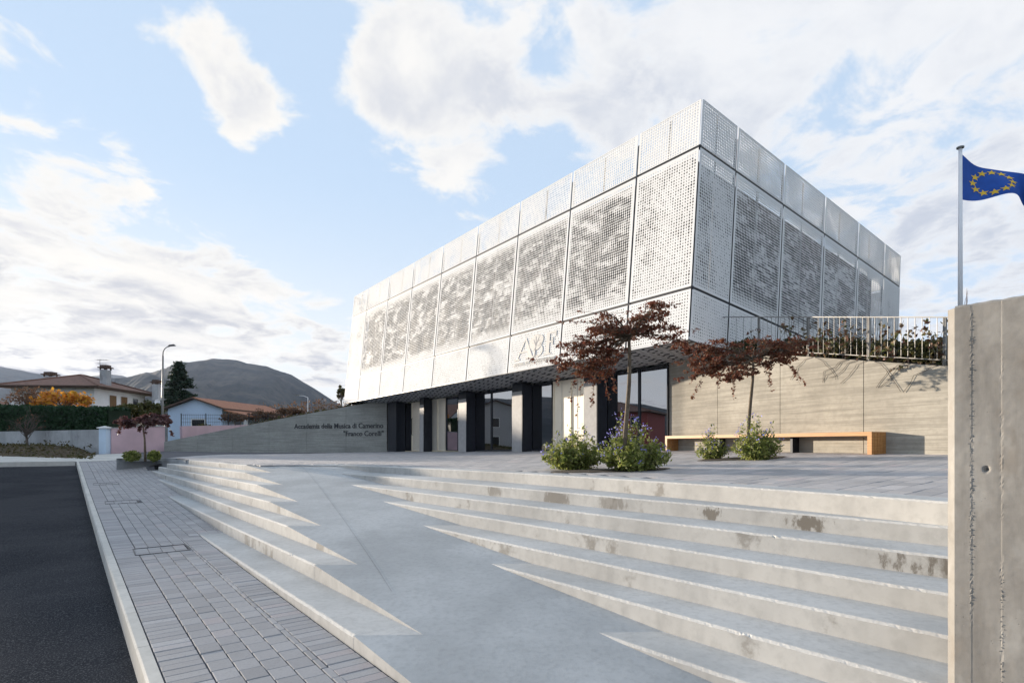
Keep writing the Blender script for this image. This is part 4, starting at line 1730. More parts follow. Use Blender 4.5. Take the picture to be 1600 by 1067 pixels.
# ------------------------------------------------------------------ concrete pillar wall at the right
PW0 = np.array([(1478 - 800) / FPX * 2.9, 2.9])
PD = -U; PN = V
pillar = empty('concrete_pillar', w(PW0[0] + .3, PW0[1], -1.4), 'rough upright concrete wall end with vertical board seams beside the steps', 'pillar')
PTOP = (HOR - 480) / FPX * 2.9
CHM = .036
seams = [.1048, .2206, .336, .452, .568, .684]


def pfront(s, h):
    d = 0.0
    for q in seams:
        x = s - q
        if abs(x) < .02:
            r = mnoise.noise(Vector((s * 60, h * 60, 1))) + .6 * mnoise.noise(Vector((s * 140, h * 140, 4)))
            gate = max(0.0, min(1.0, .55 + 1.6 * mnoise.noise(Vector((q * 31, h * 5.5, 3)))))
            d += (.6 * r + .05) * .0055 * gate * math.exp(-(x / .0038) ** 2)
    bi = sum(1 for q in seams if s > q)
    d += (.0007 if bi % 2 else -.0004)
    d += .0010 * mnoise.noise(Vector((s * 9, h * 4, 2))) + .0005 * mnoise.noise(Vector((s * 35, h * 35, 9)))
    hx, hh = s - .1624, h - (HOR - 733) / FPX * 2.77
    d += .03 * math.exp(-((hx / .009) ** 2 + (hh / .009) ** 2))
    return d


g = MB()
hs = lin(-2.2, PTOP - .012, 260)
ss = [CHM + i * .0052 for i in range(150)]
rows = []
for h in hs:
    rows.append([w(PW0[0] + PD[0] * s + PN[0] * pfront(s, h), PW0[1] + PD[1] * s + PN[1] * pfront(s, h), h) for s in ss])
g.grid(rows)
# chamfered left edge, end face, top, back
cf, ce, cbk = [], [], []
for h in hs:
    j = .004 * mnoise.noise(Vector((h * 14, 3, 1)))
    cf.append(w(*(PW0 + PN * (CHM * .85 + j)), h)); ce.append(w(*(PW0 + PN * .30), h))
g.grid([[r[0] for r in rows], cf], 0); g.grid([cf, ce], 0)
TW = .30
t0 = rows[-1]
t1 = [w(PW0[0] + PD[0] * s + PN[0] * .014, PW0[1] + PD[1] * s + PN[1] * .014, PTOP + .004 * mnoise.noise(Vector((s * 25, 0, 5)))) for s in ss]
t2 = [w(PW0[0] + PD[0] * s + PN[0] * TW, PW0[1] + PD[1] * s + PN[1] * TW, PTOP) for s in ss]
t3 = [w(PW0[0] + PD[0] * s + PN[0] * TW, PW0[1] + PD[1] * s + PN[1] * TW, -2.2) for s in ss]
g.grid([t0, t1, t2, t3])
g.add([cf[-1], ce[-1], t2[0], t1[0], t0[0]], [(0, 1, 2, 3, 4)])
s_e = ss[-1]
ex = [w(*(PW0 + PD * s_e + PN * .0), h) for h in (-2.2, PTOP)] + [w(*(PW0 + PD * s_e + PN * TW), h) for h in (PTOP, -2.2)]
far = [w(*(PW0 + PD * 3.4 + PN * d), h) for d, h in ((0, -2.2), (0, PTOP), (TW, PTOP), (TW, -2.2))]
g.add(ex + far, [(0, 4, 5, 1), (1, 5, 6, 2), (2, 6, 7, 3), (4, 7, 6, 5)])
g.build('wall_block', M['pillar'], pillar)
# exposed pebbles along the seams
g = MB()
for q in seams[:4]:
    for i in range(240):
        h = random.uniform(-1.6, PTOP - .02)
        if mnoise.noise(Vector((q * 7, h * 2.2, 0))) < -.12: continue
        s = q + random.gauss(0, .0042)
        r = random.uniform(.0016, .0046)
        c = w(*(PW0 + PD * s + PN * (pfront(s, h) - .0005)), h)
        dd = [Vector((random.uniform(.7, 1.2) * r, 0, 0)), Vector((0, random.uniform(.7, 1.2) * r, 0)), Vector((0, 0, random.uniform(.7, 1.3) * r))]
        g.add([c + dd[0], c - dd[0], c + dd[1], c - dd[1], c + dd[2], c - dd[2]], [(0, 2, 4), (2, 1, 4), (1, 3, 4), (3, 0, 4), (2, 0, 5), (1, 2, 5), (3, 1, 5), (0, 3, 5)])
tag(g.build('pebbles', M['pillar'], pillar), kind='stuff')
# dry weed on top
g = MB()
b0 = w(*(PW0 + PD * .03 + PN * .2), PTOP)
weed = empty('weed', b0, 'tiny dry weed sprouting on top of the concrete pillar', 'weed')
for q in range(5):
    g.tube([b0, b0 + Vector((random.gauss(0, .008), random.gauss(0, .008), .05)), b0 + Vector((random.gauss(0, .014), random.gauss(0, .014), random.uniform(.08, .14)))], [.0012, .001, .0006], 4)
g.build('stalk', M['leaf_dry'], weed)

# ------------------------------------------------------------------ flag
FY = 12.0
fx0 = (1500.5 - 800) / FPX * FY
pole_base = w(fx0, FY, H_gard(fx0, FY) - .1)
ptop = w(fx0, FY, (HOR - 232) / FPX * FY)
pole = empty('flagpole', pole_base, 'slim white flagpole rising behind the concrete pillar', 'flagpole')
g = MB(); g.tube([pole_base, (pole_base + ptop) / 2, ptop], [.05, .044, .036], 12)
g.build('shaft', M['white_metal'], pole, smooth=True)
g = MB(); g.tube([ptop, ptop + Vector((0, 0, .03)), ptop + Vector((0, 0, .05))], [.075, .075, .03], 12)
g.build('finial', M['steel'], pole)
FLW, FLH = 1.62, 1.0
f0 = w(fx0, FY, 0) + Vector((.06, 0, 0)); f0.z = px_at(1500, 241, FY).z


def flagp(a, c):
    """a 0..1 along the fly, c 0..1 down the hoist"""
    x = a * FLW * (.93)
    sag = .66 * a * (1 - .15 * c) + .05 * math.sin(a * 7)
    pinch = FLH * (1 - .10 * math.sin(a * 3.1))
    y = .16 * math.sin(a * 5.2 + c * 1.4) * (.25 + a) + .05 * math.sin(a * 12 - c * 3) * a
    z = -c * pinch + -sag * (1 - c * .72) - .05 * c * math.sin(a * 6.5)
    x -= .07 * math.sin(c * math.pi) * (1 - a)
    return f0 + Vector((x, y + .02, z))


flag = empty('flag', f0, 'blue European flag with yellow stars blowing from the pole', 'flag')
g = MB()
g.grid([[flagp(i / 40, j / 24) for i in range(41)] for j in range(25)])
fo = g.build('cloth', M['flag_blue'], flag, smooth=True)
for k in range(12):
    an = math.radians(90 - 30 * k)
    ca_, cc_ = .47 + .235 * math.cos(an), .5 - .35 * math.sin(an)
    for sd in (1, -1):
        pts = [flagp(ca_, cc_)]
        for q in range(10):
            rr = .10 if q % 2 == 0 else .042
            t = math.radians(90 + 36 * q)
            pts.append(flagp(ca_ + rr * math.cos(t) / 1.5 * 1.0, cc_ - rr * math.sin(t)))
        du = (flagp(ca_ + .02, cc_) - flagp(ca_ - .02, cc_)).cross(flagp(ca_, cc_ - .02) - flagp(ca_, cc_ + .02)).normalized()
        g = MB() if sd == 1 else g
        g.add([p + du * sd * .006 for p in pts], [(0, 1 + q, 1 + (q + 1) % 10) if sd == 1 else (0, 1 + (q + 1) % 10, 1 + q) for q in range(10)])
    g.build('star', M['flag_star'], flag)


# ------------------------------------------------------------------ trees and bushes on the plaza
def maple(name_loc, trunk, lobes, Y, label, group, nleaf, leafm, size=.05, sprays=(), seed=1, wig=.55):
    r_ = np.random.default_rng(seed)
    random.seed(seed)
    root = empty('maple_tree', name_loc)
    tag(root, label, 'tree', group)
    g = MB()
    tp = [px_at(x, y, Y) for x, y in trunk]
    tp[0] = Vector((tp[0].x, tp[0].y, name_loc.z - .05))
    n = len(tp)
    sc = Y / 9.0
    g.tube(tp, [.042 * S - .022 * i / (n - 1) for i in range(n)], 8)
    cents = []
    fork = tp[-1]
    fork2 = tp[-2]
    k_px = Y / FPX * S
    for (px, py, rx, ry) in lobes:
        c = px_at(px, py, Y)
        dep = r_.uniform(-wig, wig)
        nsub = max(2, int(rx / 9))
        for q in range(nsub):
            o = Vector(((r_.uniform(-1, 1)) * rx * k_px, dep + r_.uniform(-.35, .35), r_.uniform(-.6, .6) * ry * k_px))
            e = c + o
            st = fork if r_.random() < .7 else fork2.lerp(fork, r_.uniform(.2, 1))
            d = e - st
            mid1 = st + d * .35 + Vector((0, 0, .10 * d.length))
            mid2 = st + d * .7 + Vector((r_.normal() * .05, r_.normal() * .05, .08 * d.length))
            g.tube([st, mid1, mid2, e], [.014, .010, .006, .0025], 5)
            for tw in range(5):
                b0 = mid1.lerp(e, r_.uniform(.3, 1))
                e2 = b0 + Vector((r_.normal() * .18, r_.normal() * .18, r_.normal() * .07 - .03))
                g.tube([b0, b0.lerp(e2, .5) + Vector((0, 0, .02)), e2], [.004, .003, .0015], 4, cap=False)
                cents.append(blob(e2, (.11, .11, .05), int(nleaf / 5 / nsub / len(lobes)), r_, .6))
            cents.append(blob(e, (.16, .16, .06), int(nleaf / 3 / nsub / len(lobes)), r_, .6))
    for (px, py, px2, py2, cnt) in sprays:
        dep = r_.uniform(-wig * .6, wig * .6)
        a = px_at(px, py, Y) + Vector((0, dep, 0)); c = px_at(px2, py2, Y) + Vector((0, dep + r_.normal() * .1, 0))
        m_ = a.lerp(c, .5) + Vector((r_.normal() * .03, 0, .04))
        g.tube([fork.lerp(a, .6), a, m_, c], [.006, .004, .003, .001], 4)
        for q in range(cnt):
            f = r_.random() ** .8
            p = a.lerp(m_, f * 2) if f < .5 else m_.lerp(c, f * 2 - 1)
            cents.append(blob(p, (.05, .05, .05), 3, r_))
    g.build('trunk', M['bark'], root, smooth=True)
    leaf_quads(np.concatenate(cents), size, .35, 1.7, r_, .1).build('crown', leafm, root)
    return root


Y1, Y2 = 8.7, 11.2
t1 = px_plaza(974, 736)
Y1 = t1[1]
maple(w(t1[0], t1[1], -H_plaza(*t1)), [(974, 738), (976, 690), (980, 640), (983, 600), (984, 565), (983, 535), (984, 525)],
      [(1000, 496, 62, 15), (955, 507, 38, 12), (1045, 512, 36, 13), (1020, 488, 34, 10), (908, 538, 36, 12), (893, 566, 28, 18), (925, 575, 34, 17), (965, 522, 50, 8), (1070, 532, 18, 10), (985, 510, 50, 12), (935, 545, 30, 12), (885, 572, 22, 16), (908, 588, 26, 14), (935, 592, 22, 12), (955, 560, 24, 12), (960, 505, 60, 10)],
      Y1, 'dark red Japanese maple standing among the purple flowering bushes', 'red maples on the plaza', 5800, M['leaf_maple'], .036,
      [(900, 580, 892, 625, 16), (925, 590, 922, 640, 16), (950, 580, 955, 615, 14), (910, 585, 905, 650, 12), (1075, 535, 1085, 560, 10), (880, 570, 872, 600, 12), (940, 590, 948, 632, 10)], 11)
t2 = px_plaza(1171, 716)
Y2 = t2[1]
maple(w(t2[0], t2[1], -H_plaza(*t2)), [(1170, 718), (1169, 690), (1170, 660), (1173, 625), (1176, 595), (1177, 572), (1177, 562)],
      [(1180, 532, 58, 11), (1140, 543, 58, 13), (1205, 545, 46, 11), (1105, 562, 40, 14), (1150, 560, 50, 12), (1225, 562, 28, 12), (1078, 548, 20, 12), (1095, 585, 30, 12), (1120, 590, 26, 12), (1148, 582, 26, 12), (1085, 570, 22, 12), (1215, 548, 44, 10)],
      Y2, 'spreading dark red Japanese maple in front of the concrete retaining wall', 'red maples on the plaza', 5000, M['leaf_maple'], .042,
      [(1105, 580, 1085, 622, 18), (1125, 575, 1110, 612, 16), (1150, 570, 1148, 610, 14), (1140, 575, 1135, 625, 12), (1210, 570, 1216, 600, 16), (1225, 565, 1255, 605, 16), (1235, 560, 1262, 600, 12), (1195, 570, 1210, 612, 10), (1090, 575, 1078, 600, 12)], 23)

BG = 'purple flowering bushes on the plaza'


def bush(px, py, wpx, hpx, label, nl, nf, seed, group=BG, leafm='leaf_bush', flower=True, leaf=.055):
    r_ = np.random.default_rng(seed)
    X, Y = px_plaza(px, py)
    k = Y / FPX * S
    base = w(X, Y, -H_plaza(X, Y))
    root = empty('flowering_bush' if flower else 'small_bush', base)
    tag(root, label, 'bush', group)
    g = MB(); cents = []; fl = []
    R_, Hh = wpx / 2 * k, hpx * k
    nst = 90
    for i in range(nst):
        a = r_.uniform(0, 2 * math.pi); rr = math.sqrt(r_.random())
        long_ = r_.random() < .28
        lean = rr * R_ * (1.0 if not long_ else 1.12)
        hh = Hh * (1 - .62 * rr ** 1.8) * (r_.uniform(.45, .88) if not long_ else r_.uniform(.85, 1.22))
        sw_ = r_.normal(size=2) * .05
        p0 = base + Vector((math.cos(a) * lean * .25, math.sin(a) * lean * .25, 0))
        p1 = base + Vector((math.cos(a) * lean * .72 + sw_[0], math.sin(a) * lean * .72 + sw_[1], hh * .55))
        p2 = base + Vector((math.cos(a) * lean * 1.05, math.sin(a) * lean * 1.05, hh))
        g.tube([p0, p1, p2], [.005, .0035, .0015], 4, cap=False)
        cnt = int(nl / nst * (1.15 if not long_ else .62))
        for q in range(cnt):
            f = r_.random() ** .85
            p = p0.lerp(p1, f / .55) if f < .55 else p1.lerp(p2, (f - .55) / .45)
            wd = .055 if f < .8 else .03
            cents.append(np.array(p) + r_.normal(size=3) * np.array([wd, wd, .03]))
        if flower and r_.random() < (.8 if long_ else .3):
            for q in range(max(2, int(nf / nst * 2.6))):
                fl.append(np.array(p2) + r_.normal(size=3) * np.array([.03, .03, .028]))
    g.build('stem', M['bark_grey'], root)
    leaf_quads(np.array(cents), leaf * .66, .1, 2.1, r_).build('foliage', M[leafm], root)
    if flower:
        tag(leaf_quads(np.array(fl), .034, .2, 1.1, r_).build('flowers', M['flower'], root), kind='stuff')
    # soil pit at its foot
    return root


def soil(px, py, rx, ry, label):
    X, Y = px_plaza(px, py)
    g = MB()
    pts = []
    for q in range(22):
        a = 2 * math.pi * q / 22
        rr = 1 + .22 * mnoise.noise(Vector((math.cos(a) * 1.5, math.sin(a) * 1.5, px)))
        x, y = X + rx * rr * math.cos(a), Y + ry * rr * math.sin(a)
        pts.append(w(x, y, -H_plaza(x, y) + .006))
    c = w(X, Y, -H_plaza(X, Y) + .03)
    g.add([c] + pts, [(0, 1 + q, 1 + (q + 1) % 22) for q in range(22)])
    o = g.build('planting_soil', M['soil'])
    return tag(o, kind='structure')


soil(955, 735, 1.0, .42, '')
soil(1160, 716.5, .95, .45, '')
bush(897, 733, 94, 66, 'flowering bush left of the maple trunk, broad and nearest the glass doors', 5200, 120, 31)
bush(990, 735, 96, 72, 'tallest flowering bush, right of the maple trunk on the plaza edge', 6000, 190, 32)
bush(972, 727, 50, 76, 'purple flower spikes rising round the foot of the maple trunk', 800, 120, 36)
bush(1114, 717, 44, 44, 'small green bush with few flowers in front of the bench', 2200, 10, 33, leaf=.05)
bush(1184, 718, 66, 66, 'flowering bush at the foot of the right-hand maple by the bench', 3600, 110, 34, leaf=.055)

# planter with its small tree
plu0, plu1 = uL0[1] - .05, 25.3
g = MB()
PT = -.52


def plq(u, v, h):
    return wuv(u, v, h)


pl_ax = empty('planter', wuv(23.2, 1.7, -1.05), 'long grey concrete planter at the far end of the steps', 'planter')
corners = [(uL0[3] + .1, 2.28), (uL0[1] + .15, 2.42), (25.6, 2.75), (25.25, .98), (uL0[4] - .6, 1.72)]
cA, cB = px_H(182, 735, .965), px_H(249.5, 731.5, .93)
uA, vA = uv_of(*cA); uB, vB = uv_of(*cB)
uC, vC = uL0[1] - .05, fL[1](uL0[1]) + .02
uD, vD = uC + 1.1, vC + 1.0
uE, vE = uA + 1.1, vA + 1.0
pol = [(uA, vA), (uB, vB), (uC, vC), (uD, vD), (uE, vE)]
cen = (sum(p[0] for p in pol) / 5, sum(p[1] for p in pol) / 5)
inn = [(p[0] + (cen[0] - p[0]) * .12, p[1] + (cen[1] - p[1]) * .12) for p in pol]
n = 5
lo = [wuv(u, v, -1.5) for u, v in pol]; hi = [wuv(u, v, PT) for u, v in pol]
hin = [wuv(u, v, PT) for u, v in inn]; lin_ = [wuv(u, v, PT - .12) for u, v in inn]
g.add(lo + hi + hin + lin_, [(i, (i + 1) % n, n + (i + 1) % n, n + i) for i in range(n)] + [(n + i, n + (i + 1) % n, 2 * n + (i + 1) % n, 2 * n + i) for i in range(n)] +
      [(2 * n + i, 2 * n + (i + 1) % n, 3 * n + (i + 1) % n, 3 * n + i) for i in range(n)])
g.build('wall', M['planter'], pl_ax)
g = MB(); g.add([wuv(u, v, PT - .06) for u, v in inn], [tuple(range(n))])
g.build('soil', M['soil'], pl_ax)
Yp = xy_of(*cen)[1]
lp = px_at(227, 718, Yp); lp.z = CZ + (PT - .06) * S
maple(lp, [(227, 718), (226.5, 700), (226, 685), (224, 672), (224, 664)], [(222, 652, 30, 7), (205, 657, 18, 6), (240, 656, 22, 7), (222, 648, 18, 5), (250, 662, 12, 6), (195, 662, 10, 5)],
      Yp, 'small faded maple growing in the grey planter', 'maples in planters', 1500, M['leaf_maple_pale'], .10,
      [(200, 662, 193, 678, 8), (235, 662, 232, 680, 8), (252, 662, 262, 680, 8), (215, 662, 213, 676, 8)], 41, wig=.6)


def pot_bush(px, py, wpx, hpx, label, seed):
    r_ = np.random.default_rng(seed)
    base = px_at(px, py, Yp); base.z = CZ + (PT - .06) * S
    k = Yp / FPX * S
    root = empty('small_bush', base)
    tag(root, label, 'bush', 'bushes in the planter')
    c = blob(np.array(base) + np.array([0, 0, hpx * k * .45]), (wpx / 2 * k, wpx / 2 * k, hpx * k * .55), 420, r_)
    leaf_quads(c, .085, 0, 1.7, r_).build('foliage', M['leaf_bush'], root)
    g = MB()
    for q in range(8):
        g.tube([base, base + Vector((r_.normal() * .12, r_.normal() * .12, hpx * k * .7))], [.008, .003], 4)
    g.build('stem', M['bark_grey'], root)


pot_bush(206, 718, 26, 15, 'yellow green bush at the left end of the grey planter', 51)
pot_bush(241, 717, 18, 15, 'darker green bush right of the small maple in the planter', 52)

# ------------------------------------------------------------------ left side: walls, hedge, houses, trees
LW_A = np.array([-23.95, 33.05]); LW_B = np.array([-34.3, 38.0]); LWD = (LW_B - LW_A) / np.linalg.norm(LW_B - LW_A)
LWN = np.array([-LWD[1], LWD[0]]); LWN = LWN if LWN[1] > 0 else -LWN
low = empty('low_wall', w(*(LW_A + LWD * 6), -.4), 'low pale concrete wall below the clipped hedge', 'wall')


def lw(s, d, h):
    p = LW_A + LWD * s + LWN * d
    return w(p[0], p[1], h)


for i in range(9):
    s0, s1 = .25 + i * 2.9, .25 + (i + 1) * 2.9 - .02
    g = MB()
    pts = [(s0, 0), (s1, 0), (s1, .25), (s0, .25)]
    g.add([lw(s, d, -1.2) for s, d in pts] + [lw(s, d, .86) for s, d in pts], [(4, 5, 6, 7), (0, 1, 5, 4), (1, 2, 6, 5), (2, 3, 7, 6), (3, 0, 4, 7)])
    g.build('wall_panel', M['lowwall'], low)
# gate pillar and pink wall
gp = np.array([-23.72, 33.0])
gpil = empty('gate_pillar', w(*gp, -.6), 'pale blue square gate pillar with a cap at the end of the pink wall', 'pillar')
g = MB(); g.box(w(*gp, .18), (.22, 0, 0), (0, .22, 0), (0, 0, .80)); g.build('shaft', M['pillar_blue'], gpil)
g = MB(); c = w(*gp, .97)
g.box(c + Vector((0, 0, -.02)), (.30, 0, 0), (0, .30, 0), (0, 0, .035))
g.add([c + Vector((sx * .28, sy * .28, .016)) for sx, sy in ((-1, -1), (1, -1), (1, 1), (-1, 1))] + [c + Vector((0, 0, .11))], [(0, 1, 4), (1, 2, 4), (2, 3, 4), (3, 0, 4)])
g.build('cap', M['white_wall'], gpil)
pA, pB = np.array([-23.45, 33.15]), np.array([-22.0, 35.9])
pw = empty('pink_wall', w(*((pA + pB) / 2), -.5), 'pink rendered garden wall right of the pale blue gate pillar', 'wall')
pdv = (pB - pA) / np.linalg.norm(pB - pA); pn = np.array([-pdv[1], pdv[0]])


def pq(s, d, h):
    p = pA + pdv * s + pn * d
    return w(p[0], p[1], h)


Lp = np.linalg.norm(pB - pA)
g = MB()
pts = [(0, 0), (Lp, 0), (Lp, .25), (0, .25)]
g.add([pq(s, d, -.9) for s, d in pts] + [pq(s, d, .93 + .2 * s / Lp) for s, d in pts], [(4, 5, 6, 7), (0, 1, 5, 4), (1, 2, 6, 5), (2, 3, 7, 6), (3, 0, 4, 7)])
g.build('panel', M['pink_wall'], pw)
g = MB()
pts = [(-.02, -.04), (Lp + .02, -.04), (Lp + .02, .29), (-.02, .29)]
g.add([pq(s, d, .932 + .2 * s / Lp) for s, d in pts] + [pq(s, d, .975 + .2 * s / Lp) for s, d in pts], [(4, 5, 6, 7), (0, 1, 5, 4), (1, 2, 6, 5), (2, 3, 7, 6), (3, 0, 4, 7)])
g.build('coping', M['lowwall'], pw)
# hedge behind the low wall
hed = empty('hedge', lw(8, 1.2, .4), 'long clipped dark green hedge behind the low concrete wall', 'hedge')
cs = []
for s in np.arange(.3, 26, .5):
    hh = np.interp(s, [0, 12, 26], [2.12, 2.58, 3.1])
    for j in range(170):
        f = random.random()
        if random.random() < .6:
            d, h = .45 + random.gauss(0, .05), .75 + (hh - .75) * f
        else:
            d, h = random.uniform(.45, 1.9), hh + random.gauss(0, .05)
        cs.append(lw(s + random.uniform(0, .5), d, h))
leaf_quads(np.array(cs), .17).build('foliage', M['leaf_hedge'], hed)
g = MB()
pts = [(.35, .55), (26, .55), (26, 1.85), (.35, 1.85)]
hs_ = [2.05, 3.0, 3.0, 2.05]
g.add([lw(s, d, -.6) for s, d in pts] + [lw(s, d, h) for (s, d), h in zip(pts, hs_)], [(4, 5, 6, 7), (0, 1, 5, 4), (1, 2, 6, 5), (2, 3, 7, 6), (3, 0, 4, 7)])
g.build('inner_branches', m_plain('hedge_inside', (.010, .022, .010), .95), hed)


def small_tree(px, py_base, py_top, wpx, Y, label, leafm, nl, group, trunkm='bark_grey', size=.14, seed=1, bare=0, name='garden_tree', cat='tree'):
    r_ = np.random.default_rng(seed)
    base = px_at(px, py_base, Y)
    k = Y / FPX * S
    Hh = (py_base - py_top) * k
    root = empty(name, base)
    tag(root, label, cat, group)
    g = MB(); cents = []
    R_ = wpx / 2 * k
    tip = base + Vector((r_.normal() * .1, r_.normal() * .1, Hh * .45))
    g.tube([base, base.lerp(tip, .5), tip], [.09, .07, .05], 6)
    for i in range(22 + bare):
        a = r_.uniform(0, 2 * math.pi); rr = math.sqrt(r_.random()) * R_
        zt = Hh * (.45 + .55 * r_.uniform(.2, 1) * math.sqrt(max(0, 1 - (rr / R_) ** 2)) ** .8)
        e = base + Vector((math.cos(a) * rr, math.sin(a) * rr, zt))
        st = base.lerp(tip, r_.uniform(.4, 1))
        m_ = st.lerp(e, .5) + Vector((r_.normal() * .1, r_.normal() * .1, .12))
        g.tube([st, m_, e], [.03, .018, .006], 4, cap=False)
        for q in range(3):
            e2 = e + Vector((r_.normal(), r_.normal(), abs(r_.normal()))) * R_ * .25
            g.tube([m_.lerp(e, .6), e2], [.008, .003], 3, cap=False)
        if nl: cents.append(blob(e, (R_ * .34, R_ * .34, R_ * .28), int(nl / 22), r_, .5))
    g.build('trunk', M[trunkm], root)
    if nl: leaf_quads(np.concatenate(cents), size, 0, 1.5, r_).build('crown', M[leafm], root)
    return root


GT = 'garden trees behind the hedge and walls'
small_tree(100, 650, 614, 70, 40.5, 'small tree with bright orange autumn leaves behind the hedge', 'leaf_orange', 900, GT, seed=61, size=.2)
small_tree(52, 655, 604, 62, 41.5, 'leafless grey shrub standing behind the hedge, left of the orange tree', 'leaf_dry', 260, GT, seed=62, bare=30, size=.14)
small_tree(200, 668, 632, 42, 38, 'bushy olive green shrub behind the pink wall beside the hedge end', 'leaf_olive', 1500, GT, seed=63, size=.16, name='garden_shrub', cat='shrub')
small_tree(232, 668, 630, 40, 38.8, 'taller olive green shrub behind the pink wall near the lamp post', 'leaf_olive', 1500, GT, seed=64, size=.16, name='garden_shrub', cat='shrub')
small_tree(43, 700, 641, 46, 34.8, 'thin leafless sapling in front of the hedge above the low wall', 'leaf_dry', 60, GT, seed=65, bare=10, size=.1)
small_tree(366, 662, 648, 36, 52, 'reddish brown bush in front of the pale blue house porch', 'leaf_dry', 500, GT, seed=66, size=.2, name='garden_shrub', cat='shrub')
small_tree(414, 660, 643, 46, 56, 'wide brown bush right of the pale blue house', 'leaf_dry', 700, GT, seed=67, size=.22, name='garden_shrub', cat='shrub')
small_tree(455, 652, 640, 40, 58, 'low brown bush on the slope above the sign wall', 'leaf_dry', 600, GT, seed=68, size=.22, name='garden_shrub', cat='shrub')
small_tree(318, 676, 664, 26, 44, 'low grey bush by the pink garden wall under the pale blue house', 'leaf_olive', 350, GT, seed=69, size=.16, name='garden_shrub', cat='shrub')
small_tree(534, 640, 600, 14, 44, 'narrow dark shrub at the far left corner of the white building', 'leaf_garden', 500, GT, seed=70, size=.16, name='garden_shrub', cat='shrub')

# conifer
cr = np.random.default_rng(5)
cbase = px_at(279, 672, 66)
ctop = px_at(279, 566, 66)
con = empty('conifer', cbase, 'tall dark green conifer behind the lamp post', 'tree')
g = MB(); g.tube([cbase, ctop], [.25, .03], 7); cents = []
Hc = ctop.z - cbase.z
for i in range(150):
    f = cr.uniform(.12, 1) ** .8
    a = cr.uniform(0, 2 * math.pi)
    Lb = (1 - f) ** .75 * 3.3 * cr.uniform(.6, 1.12) + .15
    st = cbase.lerp(ctop, f)
    e = st + Vector((math.cos(a) * Lb, math.sin(a) * Lb, -.1 * Lb + .22 * Lb * cr.uniform(0, 1)))
    g.tube([st, st.lerp(e, .5) + Vector((0, 0, -.08 * Lb)), e], [.04, .03, .008], 4, cap=False)
    n = int(26 * Lb + 10)
    tt = cr.uniform(.25, 1.03, n)
    pts = np.array(st)[None] + (np.array(e) - np.array(st))[None] * tt[:, None] + cr.normal(size=(n, 3)) * np.array([.16, .16, .10])
    cents.append(pts)
g.build('trunk', M['bark_grey'], con)
leaf_quads(np.concatenate(cents), .22, .35, 1.9, cr, .1).build('crown', M['leaf_conifer'], con)


# houses
def win(parent, c, ex, n, wd, ht, shut=None, frame='white_wall'):
    """window with frame, pane and optional shutters; c centre on the wall, ex along, n outward"""
    c = Vector(c); ex = Vector(ex).normalized(); n = Vector(n).normalized(); ez = Vector((0, 0, 1))
    g = MB()
    for s_ in (-1, 1):
        g.box(c + n * .03 + ex * s_ * (wd / 2), ex * .05, n * .04, ez * (ht / 2 + .05))
        g.box(c + n * .03 + ez * s_ * (ht / 2), ex * (wd / 2 - .05), n * .04, ez * .05)
    f = g.build('window', M[frame], parent)
    g = MB(); g.box(c + n * .012, ex * (wd / 2 - .05), n * .01, ez * (ht / 2 - .05)); g.build('pane', M['glass_dark'], f)
    if shut:
        for s_ in (-1, 1):
            g = MB()
            if shut == 'closed': g.box(c + n * .085 + ex * s_ * wd / 4, ex * (wd / 4 - .01), n * .015, ez * ht / 2)
            else: g.box(c + n * .05 + ex * s_ * (wd * .78), ex * wd * .24, n * .02, ez * ht / 2)
            g.build('shutter', M['shutter'], f)


def hip_house(cx, cy, hw, hd, ang, h_e, h_r, h_g, label, wallm, roofm, over=.7, name='house'):
    """hip roofed house; centre, half sizes, eaves/ridge/ground heights over camera (survey)"""
    root = empty(name, w(cx, cy, h_g), label, 'house')
    ex = Vector((math.cos(ang), math.sin(ang), 0)); ey = Vector((-math.sin(ang), math.cos(ang), 0))
    c = w(cx, cy, 0); hw *= S; hd *= S
    z0, ze, zr = CZ + h_g * S, CZ + h_e * S, CZ + h_r * S
    P_ = lambda a, b_, z: Vector((c.x, c.y, 0)) + ex * a + ey * b_ + Vector((0, 0, z))
    g = MB(); g.box(P_(0, 0, (z0 + ze) / 2), ex * hw, ey * hd, Vector((0, 0, (ze - z0) / 2))); g.build('wall', wallm, root)
    g = MB()
    rl = max(0, hw - hd)
    rx, ry = (hw - hd, 0) if hw > hd else (0, hd - hw)
    e = [(-hw - over, -hd - over), (hw + over, -hd - over), (hw + over, hd + over), (-hw - over, hd + over)]
    vs_ = [P_(a, b_, ze + .02) for a, b_ in e] + [P_(-rx, -ry, zr), P_(rx, ry, zr)] + [P_(a, b_, ze - .16) for a, b_ in e]
    if hw > hd: fs_ = [(0, 1, 5, 4), (1, 2, 5), (2, 3, 4, 5), (3, 0, 4)]
    else: fs_ = [(0, 1, 4), (1, 2, 5, 4), (2, 3, 5), (3, 0, 4, 5)]
    g.add(vs_, fs_, 0)
    g.add(vs_, [(0, 6, 7, 1), (1, 7, 8, 2), (2, 8, 9, 3), (3, 9, 6, 0), (9, 8, 7, 6)], 1)
    rf = g.build('roof', [roofm, M['eaves']], root)
    # ridge and hip tiles
    g = MB()
    for a, b_ in ((4, 0 if hw > hd else 0), (5, 1 if hw > hd else 2), (5, 2), (4, 3 if hw > hd else 1)):
        g.tube([vs_[a] + Vector((0, 0, .03)), vs_[b_] + Vector((0, 0, .03))], .10, 5)
    g.tube([vs_[4] + Vector((0, 0, .03)), vs_[5] + Vector((.01, 0, .03))], .10, 5)
    g.build('ridge_tiles', roofm, rf)
    return root, rf, P_, ex, ey, ze, zr


